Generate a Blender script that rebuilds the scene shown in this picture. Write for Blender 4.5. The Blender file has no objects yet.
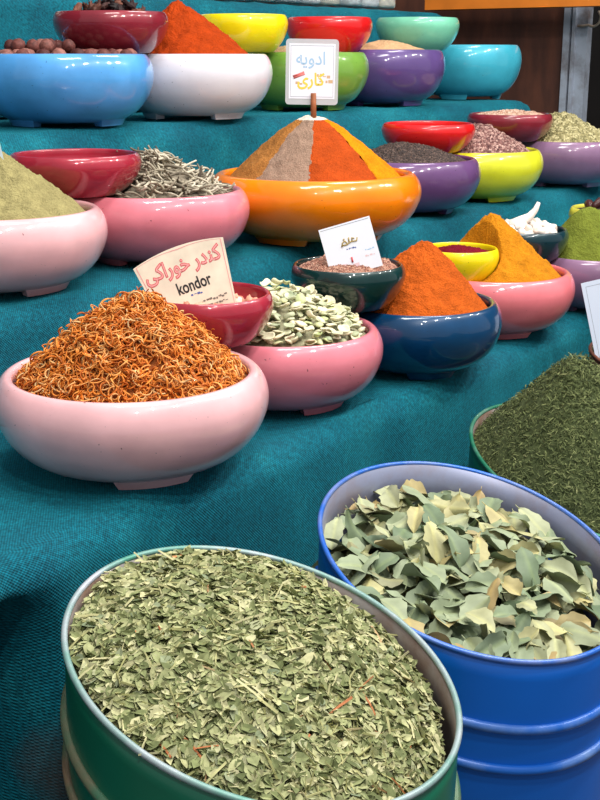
import bpy, math, random
import numpy as np
from mathutils import Vector, Matrix, noise

random.seed(7)
rng = np.random.default_rng(7)
PI = math.pi
SC = bpy.context.scene
COL = SC.collection

# ---------------------------------------------------------------- layout frame
# u runs along the tiers of the stall, v runs into the stall away from the aisle
UX, UY = 0.58473, 0.81123
def at(u, v, z=0.0):
    return Vector((UX * u - UY * v, UY * u + UX * v, z))
UV_ANGLE = math.atan2(UY, UX)
CAM_Z = 1.23
Z_LOW, Z_MID, Z_HIGH, Z_TOP = 0.7936, 0.930, 1.116, 1.351

# ---------------------------------------------------------------- materials
def lin(c):
    out = []
    for x in c:
        x /= 255.0
        out.append(x / 12.92 if x <= 0.04045 else ((x + 0.055) / 1.055) ** 2.4)
    return tuple(out) + (1.0,)

class NT:
    def __init__(self, name):
        self.m = bpy.data.materials.new(name)
        self.m.use_nodes = True
        self.t = self.m.node_tree
        self.b = self.t.nodes['Principled BSDF']
    def n(self, kind, **kw):
        nd = self.t.nodes.new(kind)
        for k, v in kw.items():
            if k in nd.inputs.keys():
                nd.inputs[k].default_value = v
            else:
                setattr(nd, k, v)
        return nd
    def l(self, a, b):
        self.t.links.new(a, b)
    def ramp(self, fac, stops):
        r = self.n('ShaderNodeValToRGB')
        el = r.color_ramp.elements
        while len(el) < len(stops):
            el.new(0.5)
        for e, (p, c) in zip(el, stops):
            e.position = p
            e.color = c
        self.l(fac, r.inputs['Fac'])
        return r.outputs['Color']
    def bump(self, h, strength, dist):
        b = self.n('ShaderNodeBump')
        b.inputs['Strength'].default_value = strength
        b.inputs['Distance'].default_value = dist
        self.l(h, b.inputs['Height'])
        self.l(b.outputs['Normal'], self.b.inputs['Normal'])

def glaze(name, rgb, var=0.10, rough=0.32):
    k = NT(name)
    tc = k.n('ShaderNodeTexCoord')
    nz = k.n('ShaderNodeTexNoise', Scale=14.0, Detail=4.0)
    k.l(tc.outputs['Object'], nz.inputs['Vector'])
    c = lin(rgb)
    lo = tuple(x * (1 - var * 1.6) for x in c[:3]) + (1,)
    hi = tuple(min(1, x * (1 + var)) for x in c[:3]) + (1,)
    col = k.ramp(nz.outputs['Fac'], [(0.3, lo), (0.7, hi)])
    vz = k.n('ShaderNodeTexNoise', Scale=260.0, Detail=1.0)
    k.l(tc.outputs['Object'], vz.inputs['Vector'])
    speck = k.ramp(vz.outputs['Fac'], [(0.20, (1, 1, 1, 1)), (0.235, (0, 0, 0, 1))])
    mx = k.n('ShaderNodeMix', data_type='RGBA')
    k.l(speck, mx.inputs[0]); k.l(col, mx.inputs[6])
    mx.inputs[7].default_value = tuple(x * 0.25 for x in c[:3]) + (1,)
    k.l(mx.outputs[2], k.b.inputs['Base Color'])
    k.b.inputs['Roughness'].default_value = rough
    k.b.inputs['Specular IOR Level'].default_value = 0.25
    k.b.inputs['Coat Weight'].default_value = 0.9
    k.b.inputs['Coat Roughness'].default_value = 0.035
    n2 = k.n('ShaderNodeTexNoise', Scale=22.0, Detail=2.0)
    k.l(tc.outputs['Object'], n2.inputs['Vector'])
    b = k.n('ShaderNodeBump')
    b.inputs['Strength'].default_value = 0.25
    b.inputs['Distance'].default_value = 0.007
    k.l(n2.outputs['Fac'], b.inputs['Height'])
    k.l(b.outputs['Normal'], k.b.inputs['Coat Normal'])
    return k.m

def powder(name, rgb, dark=0.72, light=1.18, scale=420.0, clump=45.0):
    k = NT(name)
    tc = k.n('ShaderNodeTexCoord')
    a = k.n('ShaderNodeTexNoise', Scale=scale, Detail=3.0)
    b = k.n('ShaderNodeTexNoise', Scale=clump, Detail=5.0)
    for q in (a, b):
        k.l(tc.outputs['Object'], q.inputs['Vector'])
    ad = k.n('ShaderNodeMath', operation='ADD')
    k.l(a.outputs['Fac'], ad.inputs[0]); k.l(b.outputs['Fac'], ad.inputs[1])
    hf = k.n('ShaderNodeMath', operation='MULTIPLY')
    k.l(ad.outputs[0], hf.inputs[0]); hf.inputs[1].default_value = 0.5
    c = lin(rgb)
    k.l(k.ramp(hf.outputs[0], [(0.36, tuple(x * dark for x in c[:3]) + (1,)), (0.64, tuple(min(1, x * light) for x in c[:3]) + (1,))]), k.b.inputs['Base Color'])
    k.b.inputs['Roughness'].default_value = 0.95
    k.b.inputs['Specular IOR Level'].default_value = 0.1
    k.bump(hf.outputs[0], 0.9, 0.006)
    return k.m

def grains(name, stops, scale=160.0, rough=0.75):
    """seed-like grains: every voronoi cell takes a colour of its own"""
    k = NT(name)
    tc = k.n('ShaderNodeTexCoord')
    v = k.n('ShaderNodeTexVoronoi', Scale=scale)
    k.l(tc.outputs['Object'], v.inputs['Vector'])
    sp = k.n('ShaderNodeSeparateColor')
    k.l(v.outputs['Color'], sp.inputs['Color'])
    col = k.ramp(sp.outputs[0], [(p, lin(c)) for p, c in stops])
    k.l(col, k.b.inputs['Base Color'])
    k.b.inputs['Roughness'].default_value = rough
    inv = k.n('ShaderNodeMath', operation='SUBTRACT')
    inv.inputs[0].default_value = 1.0
    k.l(v.outputs['Distance'], inv.inputs[1])
    k.bump(inv.outputs[0], 0.9, 0.004)
    return k.m

def island(name, stops, rough=0.7, spec=0.25, obj=False, noise_scale=60.0, noise_amt=0.25):
    """each loose piece (or each object) takes a colour of its own"""
    k = NT(name)
    if obj:
        src = k.n('ShaderNodeObjectInfo').outputs['Random']
    else:
        src = k.n('ShaderNodeNewGeometry').outputs['Random Per Island']
    col = k.ramp(src, [(p, lin(c)) for p, c in stops])
    tc = k.n('ShaderNodeTexCoord')
    nz = k.n('ShaderNodeTexNoise', Scale=noise_scale, Detail=3.0)
    k.l(tc.outputs['Object'], nz.inputs['Vector'])
    mr = k.n('ShaderNodeMapRange')
    mr.inputs['From Min'].default_value = 0.3; mr.inputs['From Max'].default_value = 0.7
    mr.inputs['To Min'].default_value = 1 - noise_amt; mr.inputs['To Max'].default_value = 1 + noise_amt * 0.6
    k.l(nz.outputs['Fac'], mr.inputs['Value'])
    mu = k.n('ShaderNodeVectorMath', operation='MULTIPLY')
    k.l(col, mu.inputs[0]); k.l(mr.outputs['Result'], mu.inputs[1])
    k.l(mu.outputs[0], k.b.inputs['Base Color'])
    k.b.inputs['Roughness'].default_value = rough
    k.b.inputs['Specular IOR Level'].default_value = spec
    return k.m

def plain(name, rgb, rough=0.6, metal=0.0, spec=0.5, var=0.0, scale=30.0):
    k = NT(name)
    c = lin(rgb)
    if var:
        tc = k.n('ShaderNodeTexCoord')
        nz = k.n('ShaderNodeTexNoise', Scale=scale, Detail=5.0)
        k.l(tc.outputs['Object'], nz.inputs['Vector'])
        k.l(k.ramp(nz.outputs['Fac'], [(0.3, tuple(x * (1 - var) for x in c[:3]) + (1,)), (0.7, tuple(min(1, x * (1 + var)) for x in c[:3]) + (1,))]), k.b.inputs['Base Color'])
    else:
        k.b.inputs['Base Color'].default_value = c
    k.b.inputs['Roughness'].default_value = rough
    k.b.inputs['Metallic'].default_value = metal
    k.b.inputs['Specular IOR Level'].default_value = spec
    return k.m

def worn_metal(name, rgb, rust, amount=0.62, rough=0.45, metal=0.6):
    k = NT(name)
    tc = k.n('ShaderNodeTexCoord')
    nz = k.n('ShaderNodeTexNoise', Scale=9.0, Detail=8.0, Roughness=0.65)
    k.l(tc.outputs['Object'], nz.inputs['Vector'])
    c, r = lin(rgb), lin(rust)
    k.l(k.ramp(nz.outputs['Fac'], [(amount - 0.16, c), (amount + 0.12, r)]), k.b.inputs['Base Color'])
    k.b.inputs['Roughness'].default_value = rough
    k.b.inputs['Metallic'].default_value = metal
    return k.m

def paint(name, rgb, scratch, amount=0.70, rough=0.32):
    k = NT(name)
    tc = k.n('ShaderNodeTexCoord')
    nz = k.n('ShaderNodeTexNoise', Scale=55.0, Detail=8.0, Roughness=0.7)
    k.l(tc.outputs['Object'], nz.inputs['Vector'])
    big = k.n('ShaderNodeTexNoise', Scale=5.0, Detail=3.0)
    k.l(tc.outputs['Object'], big.inputs['Vector'])
    c = lin(rgb)
    base = k.ramp(big.outputs['Fac'], [(0.3, tuple(x * 0.86 for x in c[:3]) + (1,)), (0.7, tuple(x * 1.12 for x in c[:3]) + (1,))])
    f = k.ramp(nz.outputs['Fac'], [(amount, (0, 0, 0, 1)), (amount + 0.03, (1, 1, 1, 1))])
    mx = k.n('ShaderNodeMix', data_type='RGBA')
    k.l(f, mx.inputs[0]); k.l(base, mx.inputs[6]); mx.inputs[7].default_value = lin(scratch)
    k.l(mx.outputs[2], k.b.inputs['Base Color'])
    k.b.inputs['Roughness'].default_value = rough
    return k.m

def cloth_material():
    k = NT('teal_woven_cloth')
    uv = k.n('ShaderNodeUVMap')
    sep = k.n('ShaderNodeSeparateXYZ')
    k.l(uv.outputs['UV'], sep.inputs[0])
    def wave(sock, freq):
        m = k.n('ShaderNodeMath', operation='MULTIPLY'); k.l(sock, m.inputs[0]); m.inputs[1].default_value = freq
        s = k.n('ShaderNodeMath', operation='SINE'); k.l(m.outputs[0], s.inputs[0])
        return s.outputs[0]
    wu, wv = wave(sep.outputs[0], 2 * PI / 0.0036), wave(sep.outputs[1], 2 * PI / 0.0036)
    pr = k.n('ShaderNodeMath', operation='MULTIPLY'); k.l(wu, pr.inputs[0]); k.l(wv, pr.inputs[1])
    tc = k.n('ShaderNodeTexCoord')
    nz = k.n('ShaderNodeTexNoise', Scale=7.0, Detail=6.0, Roughness=0.6)
    k.l(tc.outputs['Object'], nz.inputs['Vector'])
    fine = k.n('ShaderNodeTexNoise', Scale=240.0, Detail=2.0)
    k.l(tc.outputs['Object'], fine.inputs['Vector'])
    col = k.ramp(nz.outputs['Fac'], [(0.30, lin((2, 70, 88))), (0.55, lin((4, 92, 108))), (0.75, lin((24, 116, 128)))])
    mr = k.n('ShaderNodeMapRange')
    mr.inputs['From Min'].default_value = -1; mr.inputs['From Max'].default_value = 1
    mr.inputs['To Min'].default_value = 0.52; mr.inputs['To Max'].default_value = 1.62
    k.l(pr.outputs[0], mr.inputs['Value'])
    mu = k.n('ShaderNodeVectorMath', operation='MULTIPLY')
    k.l(col, mu.inputs[0]); k.l(mr.outputs['Result'], mu.inputs[1])
    mr2 = k.n('ShaderNodeMapRange')
    mr2.inputs['From Min'].default_value = 0.3; mr2.inputs['From Max'].default_value = 0.7
    mr2.inputs['To Min'].default_value = 0.62; mr2.inputs['To Max'].default_value = 1.40
    k.l(fine.outputs['Fac'], mr2.inputs['Value'])
    mu2 = k.n('ShaderNodeVectorMath', operation='MULTIPLY')
    k.l(mu.outputs[0], mu2.inputs[0]); k.l(mr2.outputs['Result'], mu2.inputs[1])
    # an old brown stain on the drop
    geo = k.n('ShaderNodeNewGeometry')
    ds = k.n('ShaderNodeVectorMath', operation='DISTANCE')
    k.l(geo.outputs['Position'], ds.inputs[0]); ds.inputs[1].default_value = at(0.66, 0.75, 0.56)
    dn = k.n('ShaderNodeMath', operation='MULTIPLY_ADD')
    k.l(nz.outputs['Fac'], dn.inputs[0]); dn.inputs[1].default_value = 0.12; k.l(ds.outputs['Value'], dn.inputs[2])
    st = k.ramp(dn.outputs[0], [(0.07, (0.75, 0.75, 0.75, 1)), (0.15, (0, 0, 0, 1))])
    mx = k.n('ShaderNodeMix', data_type='RGBA')
    k.l(st, mx.inputs[0]); k.l(mu2.outputs[0], mx.inputs[6]); mx.inputs[7].default_value = lin((104, 78, 60))
    k.l(mx.outputs[2], k.b.inputs['Base Color'])
    k.b.inputs['Roughness'].default_value = 0.85
    k.b.inputs['Specular IOR Level'].default_value = 0.2
    k.b.inputs['Sheen Weight'].default_value = 0.35
    k.b.inputs['Sheen Roughness'].default_value = 0.4
    k.b.inputs['Sheen Tint'].default_value = lin((60, 190, 200))
    k.bump(pr.outputs[0], 0.5, 0.0012)
    return k.m

# ---------------------------------------------------------------- mesh helpers
def link(o, parent=None):
    COL.objects.link(o)
    if parent is not None:
        o.parent = parent
    return o

def mesh_data(name, verts, faces, mats, smooth=True, mat_idx=None):
    me = bpy.data.meshes.new(name)
    me.from_pydata([tuple(v) for v in verts], [], [tuple(f) for f in faces])
    for m in (mats if isinstance(mats, (list, tuple)) else [mats]):
        me.materials.append(m)
    if smooth:
        me.polygons.foreach_set('use_smooth', [True] * len(me.polygons))
    if mat_idx is not None:
        me.polygons.foreach_set('material_index', mat_idx)
    me.update()
    return me

def mesh_obj(name, verts, faces, mats, parent=None, loc=(0, 0, 0), smooth=True, mat_idx=None):
    o = bpy.data.objects.new(name, mesh_data(name, verts, faces, mats, smooth, mat_idx))
    o.location = loc
    return link(o, parent)

def tag(o, label, cat, group=None, kind=None):
    o['label'] = label
    o['category'] = cat
    if group:
        o['group'] = group
    if kind:
        o['kind'] = kind
    return o

def empty(name, loc, rz=0.0):
    o = bpy.data.objects.new(name, None)
    o.empty_display_size = 0.05
    o.location = loc
    o.rotation_euler = (0, 0, rz)
    return link(o)

def lathe(profile, n=96):
    vs, fs = [], []
    rows = []
    for r, z in profile:
        if r < 1e-6:
            rows.append([len(vs)]); vs.append((0, 0, z))
        else:
            st = len(vs)
            for i in range(n):
                a = 2 * PI * i / n
                vs.append((r * math.cos(a), r * math.sin(a), z))
            rows.append(list(range(st, st + n)))
    for a, b in zip(rows, rows[1:]):
        if len(a) == 1 and len(b) > 1:
            for i in range(n):
                fs.append((a[0], b[(i + 1) % n], b[i]))
        elif len(b) == 1 and len(a) > 1:
            for i in range(n):
                fs.append((a[i], a[(i + 1) % n], b[0]))
        elif len(a) > 1:
            for i in range(n):
                fs.append((a[i], a[(i + 1) % n], b[(i + 1) % n], b[i]))
    return vs, fs

def smooth_profile(pts, sub=4):
    """Catmull-Rom through the profile points"""
    out = []
    P = [pts[0]] + list(pts) + [pts[-1]]
    for i in range(1, len(P) - 2):
        p0, p1, p2, p3 = P[i - 1], P[i], P[i + 1], P[i + 2]
        for k in range(sub):
            t = k / sub
            q = []
            for d in (0, 1):
                q.append(0.5 * (2 * p1[d] + (p2[d] - p0[d]) * t + (2 * p0[d] - 5 * p1[d] + 4 * p2[d] - p3[d]) * t * t + (3 * p1[d] - p0[d] - 3 * p2[d] + p3[d]) * t ** 3))
            out.append((max(0.0, q[0]), q[1]))
    out.append(pts[-1])
    return out

def box_geo(x0, x1, y0, y1, z0, z1):
    v = [(x, y, z) for x in (x0, x1) for y in (y0, y1) for z in (z0, z1)]
    f = [(0, 1, 3, 2), (4, 6, 7, 5), (0, 4, 5, 1), (2, 3, 7, 6), (0, 2, 6, 4), (1, 5, 7, 3)]
    return v, f

def tube_geo(path, radii, n=8, closed=False):
    """tube along a list of points"""
    vs, fs = [], []
    P = [Vector(p) for p in path]
    m = len(P)
    if not hasattr(radii, '__len__'):
        radii = [radii] * m
    prev = None
    for i in range(m):
        if closed:
            d = P[(i + 1) % m] - P[i - 1]
        else:
            d = P[min(i + 1, m - 1)] - P[max(i - 1, 0)]
        d.normalize()
        if prev is None:
            ref = Vector((0, 0, 1)) if abs(d.z) < 0.9 else Vector((1, 0, 0))
            s = d.cross(ref).normalized()
        else:
            s = (prev - d * prev.dot(d)).normalized()
        prev = s
        t = d.cross(s)
        for k in range(n):
            a = 2 * PI * k / n
            vs.append(P[i] + (s * math.cos(a) + t * math.sin(a)) * radii[i])
    for i in range(m if closed else m - 1):
        j = (i + 1) % m
        for k in range(n):
            fs.append((i * n + k, i * n + (k + 1) % n, j * n + (k + 1) % n, j * n + k))
    if not closed:
        fs.append(tuple(range(n - 1, -1, -1)))
        fs.append(tuple(range((m - 1) * n, m * n)))
    return vs, fs

def rot_matrices(n, tilt_sd, base=None):
    """n random rotations: heading free, tilted by about tilt_sd"""
    h = rng.uniform(0, 2 * PI, n)
    tl = rng.normal(0, tilt_sd, n)
    ax = rng.uniform(0, 2 * PI, n)
    ch, sh = np.cos(h), np.sin(h)
    Z = np.zeros((n, 3, 3)); Z[:, 0, 0] = ch; Z[:, 0, 1] = -sh; Z[:, 1, 0] = sh; Z[:, 1, 1] = ch; Z[:, 2, 2] = 1
    kx, ky = np.cos(ax), np.sin(ax)
    c, s = np.cos(tl), np.sin(tl)
    T = np.zeros((n, 3, 3))
    T[:, 0, 0] = c + kx * kx * (1 - c); T[:, 0, 1] = kx * ky * (1 - c); T[:, 0, 2] = ky * s
    T[:, 1, 0] = kx * ky * (1 - c); T[:, 1, 1] = c + ky * ky * (1 - c); T[:, 1, 2] = -kx * s
    T[:, 2, 0] = -ky * s; T[:, 2, 1] = kx * s; T[:, 2, 2] = c
    return T @ Z

def align_matrices(normals):
    """rotations that take +Z to each normal"""
    nn = normals / np.linalg.norm(normals, axis=1, keepdims=True)
    ref = np.tile(np.array([1.0, 0, 0]), (len(nn), 1))
    x = np.cross(ref, nn); x /= np.linalg.norm(x, axis=1, keepdims=True)
    y = np.cross(nn, x)
    return np.stack([x, y, nn], axis=2)

def scatter_geo(tv, tf, pos, rots, scl):
    """many copies of one small piece as one mass"""
    tv = np.array(tv, float)
    n, k = len(pos), len(tv)
    s = np.asarray(scl)
    if s.ndim == 1:
        s = s[:, None]
    P = np.einsum('nij,nkj->nki', rots, tv[None] * s[:, None, :]) + pos[:, None, :]
    vs = P.reshape(-1, 3)
    fs = []
    for i in range(n):
        o = i * k
        for f in tf:
            fs.append([o + q for q in f])
    return vs.tolist(), fs

def join_geo(parts):
    vs, fs, mi = [], [], []
    for idx, (v, f) in enumerate(parts):
        o = len(vs)
        vs += [tuple(q) for q in v]
        fs += [tuple(o + i for i in g) for g in f]
        mi += [idx] * len(f)
    return vs, fs, mi

# ---------------------------------------------------------------- materials in use
M = {
    'pale_pink': glaze('pale_pink_glaze', (234, 180, 184)),
    'pink': glaze('pink_glaze', (226, 128, 142)),
    'coral_pink': glaze('coral_pink_glaze', (232, 122, 130)),
    'orange': glaze('orange_glaze', (246, 132, 8)),
    'navy': glaze('navy_glaze', (6, 60, 100), var=0.2),
    'blue': glaze('sky_blue_glaze', (84, 158, 222), var=0.14),
    'white': glaze('white_glaze', (226, 222, 230), var=0.05),
    'lime': glaze('leaf_green_glaze', (116, 162, 66)),
    'purple': glaze('purple_glaze', (94, 72, 130)),
    'plum': glaze('plum_glaze', (104, 70, 118)),
    'turquoise': glaze('turquoise_glaze', (66, 176, 200)),
    'maroon': glaze('maroon_glaze', (158, 38, 56), var=0.2),
    'brown_maroon': glaze('brown_maroon_glaze', (130, 34, 48), var=0.2),
    'yellow': glaze('yellow_glaze', (244, 226, 20)),
    'lemon': glaze('lemon_glaze', (222, 222, 48)),
    'red': glaze('red_glaze', (216, 26, 28)),
    'mint': glaze('mint_glaze', (120, 200, 168)),
    'lilac': glaze('lilac_glaze', (138, 104, 136)),
    'bottle': glaze('bottle_green_glaze', (6, 44, 44), var=0.35),
    'petrol': glaze('petrol_glaze', (10, 46, 56), var=0.3),
    'olive_yellow': glaze('olive_yellow_glaze', (220, 214, 80)),
}
CLOTH = cloth_material()

# ---------------------------------------------------------------- room
floor_m = plain('concrete_floor', (70, 66, 64), 0.9, var=0.3, scale=8)
v, f = box_geo(-6, 6, -4, 8, -0.05, 0)
o = mesh_obj('floor', v, f, floor_m, smooth=False); o['kind'] = 'structure'
dark_m = plain('dark_wall_paint', (26, 22, 22), 0.9, var=0.3, scale=6)
c = at(4.9, 1.5)
v, f = box_geo(-0.05, 0.05, -3.0, 3.0, 0, 3.2)
o = mesh_obj('wall_far', v, f, dark_m, smooth=False, loc=c); o.rotation_euler = (0, 0, UV_ANGLE); o['kind'] = 'structure'
c = at(1.6, 2.75)
v, f = box_geo(-3.3, 3.3, -0.05, 0.05, 0, 3.2)
o = mesh_obj('wall_back', v, f, dark_m, smooth=False, loc=c); o.rotation_euler = (0, 0, UV_ANGLE); o['kind'] = 'structure'

def wood_material():
    k = NT('dark_brown_board')
    tc = k.n('ShaderNodeTexCoord')
    mp = k.n('ShaderNodeMapping'); mp.inputs['Scale'].default_value = (6, 3, 0.9)
    k.l(tc.outputs['Object'], mp.inputs['Vector'])
    nz = k.n('ShaderNodeTexNoise', Scale=2.6, Detail=8.0, Roughness=0.6)
    k.l(mp.outputs[0], nz.inputs['Vector'])
    k.l(k.ramp(nz.outputs['Fac'], [(0.28, lin((38, 26, 24))), (0.48, lin((78, 46, 36))), (0.62, lin((100, 58, 42))), (0.76, lin((140, 116, 106)))]), k.b.inputs['Base Color'])
    k.b.inputs['Roughness'].default_value = 0.6
    return k.m
v, f = box_geo(-0.015, 0.015, -0.55, 0.55, 0, 1.9)
o = mesh_obj('partition_board', v, f, wood_material(), smooth=False, loc=at(3.76, 2.195)); o.rotation_euler = (0, 0, UV_ANGLE)
tag(o, 'dark brown scuffed wooden partition board behind the turquoise bowl', 'partition')

post = empty('metal_post', at(3.75, 1.628), UV_ANGLE)
tag(post, 'grey metal post with flaking pale paint at the edge of the wooden board', 'post')
pm = worn_metal('flaking_grey_paint', (168, 176, 190), (96, 78, 70), 0.60, 0.5, 0.1)
parts = [box_geo(-0.02, 0.02, 0.006, 0.028, 0, 2.0), box_geo(-0.008, 0.03, -0.048, 0.004, 0, 2.0), box_geo(-0.022, 0.0, -0.012, -0.002, 0, 2.0)]
v, f, _ = join_geo(parts)
mesh_obj('post_body', v, f, pm, post, smooth=False)
hm = plain('hook_wire', (176, 156, 138), 0.45, 0.2)
hp = [(-0.02, -0.02, 1.318), (-0.02, -0.04, 1.318)] + [(-0.02, -0.070 - 0.024 * math.sin(t), 1.342 - 0.026 * math.cos(t)) for t in np.linspace(-0.6, 2.4, 14)]
v, f = tube_geo(hp, 0.0042, 8)
mesh_obj('hook', v, f, hm, post)

v, f = box_geo(-0.06, 0.02, -0.46, 0.46, 0, 0.05)
o = mesh_obj('orange_board', v, f, plain('orange_painted_board', (232, 130, 40), 0.5, var=0.12, scale=12), smooth=False, loc=at(3.66, 1.63, 1.372))
o.rotation_euler = (0, 0, UV_ANGLE)
tag(o, 'orange painted horizontal board above the dark wooden partition', 'board')

# ---------------------------------------------------------------- cloth-covered steps
def step(name, label, u0, u1, vfront, vback, ztop, zbot, fold_amp, folds=(), round_r=0.035, sag=0.004, seed=0, recess=None):
    """a box of the tiered stand with cloth drawn over its top, front and ends"""
    prof = []                                                    # (v, z, arc) from the back of the top to the hem
    nt = 16
    for i in range(nt):
        prof.append((vback + (vfront + round_r - vback) * i / (nt - 1), ztop, 0.0))
    for i in range(1, 9):
        a = PI / 2 * i / 8
        prof.append((vfront + round_r - round_r * math.sin(a), ztop - round_r + round_r * math.cos(a), 0.3))
    nf = 40
    for i in range(1, nf + 1):
        t = i / nf
        prof.append((vfront - 0.02 * t, ztop - round_r + (zbot - ztop + round_r) * t, 0.3 + 0.7 * t))
    arc = [0.0]
    for a, b in zip(prof, prof[1:]):
        arc.append(arc[-1] + math.hypot(a[0] - b[0], a[1] - b[1]))
    nu = max(60, int((u1 - u0) / 0.014))
    vs, fs, uvs = [], [], []
    for i in range(nu + 1):
        s = i / nu
        u = u0 + (u1 - u0) * s
        for (vv, zz, w), ac in zip(prof, arc):
            n1 = noise.noise(Vector((u * 5.0, seed * 3.1, ac * 1.2)))
            n2 = noise.noise(Vector((u * 14.0, seed * 7.7, ac * 5.0)))
            dv = -fold_amp * w * (n1 * 1.0 + 0.35 * n2)
            for (fu, fw, fd) in folds:
                dv += fd * w * math.exp(-((u - fu) / fw) ** 2)
            if recess is not None:
                dv += recess[2] * min(1.0, max(0.0, w - 0.3) * 16) / (1 + math.exp((u - recess[0]) / recess[1]))
            dz = sag * n2 * ((1 if w < 0.3 else 0.4) if vv < vfront + 0.16 else 0.0) - 0.002
            # the free end rounds off
            e = 0.0
            for end in (u0, u1):
                d = abs(u - end)
                if d < round_r:
                    e = max(e, round_r - math.sqrt(max(0.0, round_r ** 2 - (round_r - d) ** 2)))
            zz2 = min(zz, ztop - e) if w < 0.31 else zz
            vs.append(at(u, vv + dv, max(zbot, zz2 + dz)))
            uvs.append((u, ac))
    np_ = len(prof)
    for i in range(nu):
        for j in range(np_ - 1):
            a = i * np_ + j
            fs.append((a, a + 1, a + np_ + 1, a + np_))
    # end drops and back so that the box is closed
    base = len(vs)
    for i in (0, nu):
        ring = [i * np_ + j for j in range(np_)]
        st = len(vs)
        for j in ring:
            p = vs[j]; vs.append(Vector((p.x, p.y, zbot))); uvs.append((uvs[j][0] + (p.z - zbot), p.y * 1.7 - p.x))
        for j in range(np_ - 1):
            q = (ring[j], ring[j + 1], st + j + 1, st + j)
            fs.append(q if i else q[::-1])
    me = bpy.data.meshes.new(name)
    me.from_pydata([tuple(p) for p in vs], [], fs)
    me.materials.append(CLOTH)
    lay = me.uv_layers.new(name='UVMap')
    li = np.zeros(len(me.loops), dtype=np.int32)
    me.loops.foreach_get('vertex_index', li)
    lay.data.foreach_set('uv', np.array(uvs, dtype=np.float32)[li].ravel())
    me.polygons.foreach_set('use_smooth', [True] * len(me.polygons))
    me.update()
    o = bpy.data.objects.new(name, me)
    link(o)
    tag(o, label, 'display step', 'teal cloth covered steps of the stall')
    return o

step('display_step', 'lowest teal cloth covered step, its long drop hanging behind the drums', 0.30, 3.6, 0.785, 1.40, Z_LOW, 0.0, 0.020,
     folds=((0.645, 0.02, 0.03), (0.70, 0.03, -0.025), (0.86, 0.06, 0.015), (1.28, 0.05, 0.025), (1.55, 0.07, -0.015)), round_r=0.032, seed=1, recess=(0.672, 0.007, 0.17))
step('display_step', 'second teal cloth covered step, carrying the big orange bowl', 0.55, 3.7, 1.125, 1.74, Z_MID, Z_LOW + 0.003, 0.014,
     folds=((1.60, 0.03, 0.03), (2.2, 0.05, 0.01)), round_r=0.04, seed=2)
step('display_step', 'third teal cloth covered step, carrying the sky blue and white bowls', 0.85, 3.07, 1.432, 2.15, Z_HIGH, Z_MID + 0.003, 0.012, round_r=0.045, seed=3)
step('display_step', 'topmost teal cloth covered step under the clear jars', 1.1, 3.24, 1.80, 2.2, Z_TOP, Z_HIGH + 0.003, 0.012, round_r=0.04, seed=4)

# ---------------------------------------------------------------- bowls
BIG = [(0, .055), (.45, .05), (.60, .065), (.78, .17), (.91, .35), (.98, .55), (1.0, .70), (.988, .83), (.955, .93), (.92, .985), (.89, 1.0), (.862, .985), (.85, .93), (.86, .8), (.85, .6), (.75, .35), (.5, .18), (0, .15)]
SMALL = [(0, .03), (.52, .03), (.56, .0), (.64, .0), (.70, .05), (.84, .24), (.945, .48), (.995, .72), (.985, .87), (.955, .96), (.925, 1.0), (.895, .985), (.88, .92), (.865, .7), (.72, .38), (.4, .17), (0, .14)]
SMALL_OUT = [(.0, .02), (.64, .0), (.70, .05), (.84, .24), (.945, .48), (.995, .72), (1.0, 1.0)]
BOWLS = {}

def to_camera_angle(p):
    return math.atan2(-p.y, -p.x)

def bowl(key, label, mat, u, v, z, R, H, big=True, foot_angle=30.0, group=None, name='spice_bowl'):
    p = at(u, v, z)
    prof = [(r * R, h * H) for r, h in smooth_profile(BIG if big else SMALL, 3)]
    vs, fs = lathe(prof, 112 if R > 0.11 else 88)
    if not big:
        o = mesh_obj(name, vs, fs, mat, loc=p)
        tag(o, label, 'bowl', group)
    else:
        o = empty(name, p)
        tag(o, label, 'bowl', group)
        mesh_obj('bowl_body', vs, fs, mat, o)
        front = to_camera_angle(p)
        for k in range(3):
            mid = front + math.radians(foot_angle) + k * 2 * PI / 3
            fv, ff = [], []
            n = 14
            for i in range(n + 1):
                t = -1 + 2 * i / n
                a = mid + math.radians(26) * t
                sl = 1 - 0.10 * (abs(t) ** 3)
                for r, h in ((.50, .10), (.665, .10), (.625, 0.0), (.50, 0.0)):
                    aa = mid + math.radians(26) * t * (1.0 if h > 0.05 else 0.90)
                    fv.append((r * R * math.cos(aa), r * R * math.sin(aa), h * H))
            for i in range(n):
                for j in range(4):
                    a0 = i * 4 + j; a1 = i * 4 + (j + 1) % 4
                    ff.append((a0, a1, a1 + 4, a0 + 4))
            ff.append((3, 2, 1, 0)); ff.append((n * 4, n * 4 + 1, n * 4 + 2, n * 4 + 3))
            mesh_obj('foot', fv, ff, mat, o, smooth=False)
    BOWLS[key] = dict(p=p, R=R, H=H, big=big, rim=z + H, mat=mat)
    return o

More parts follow.
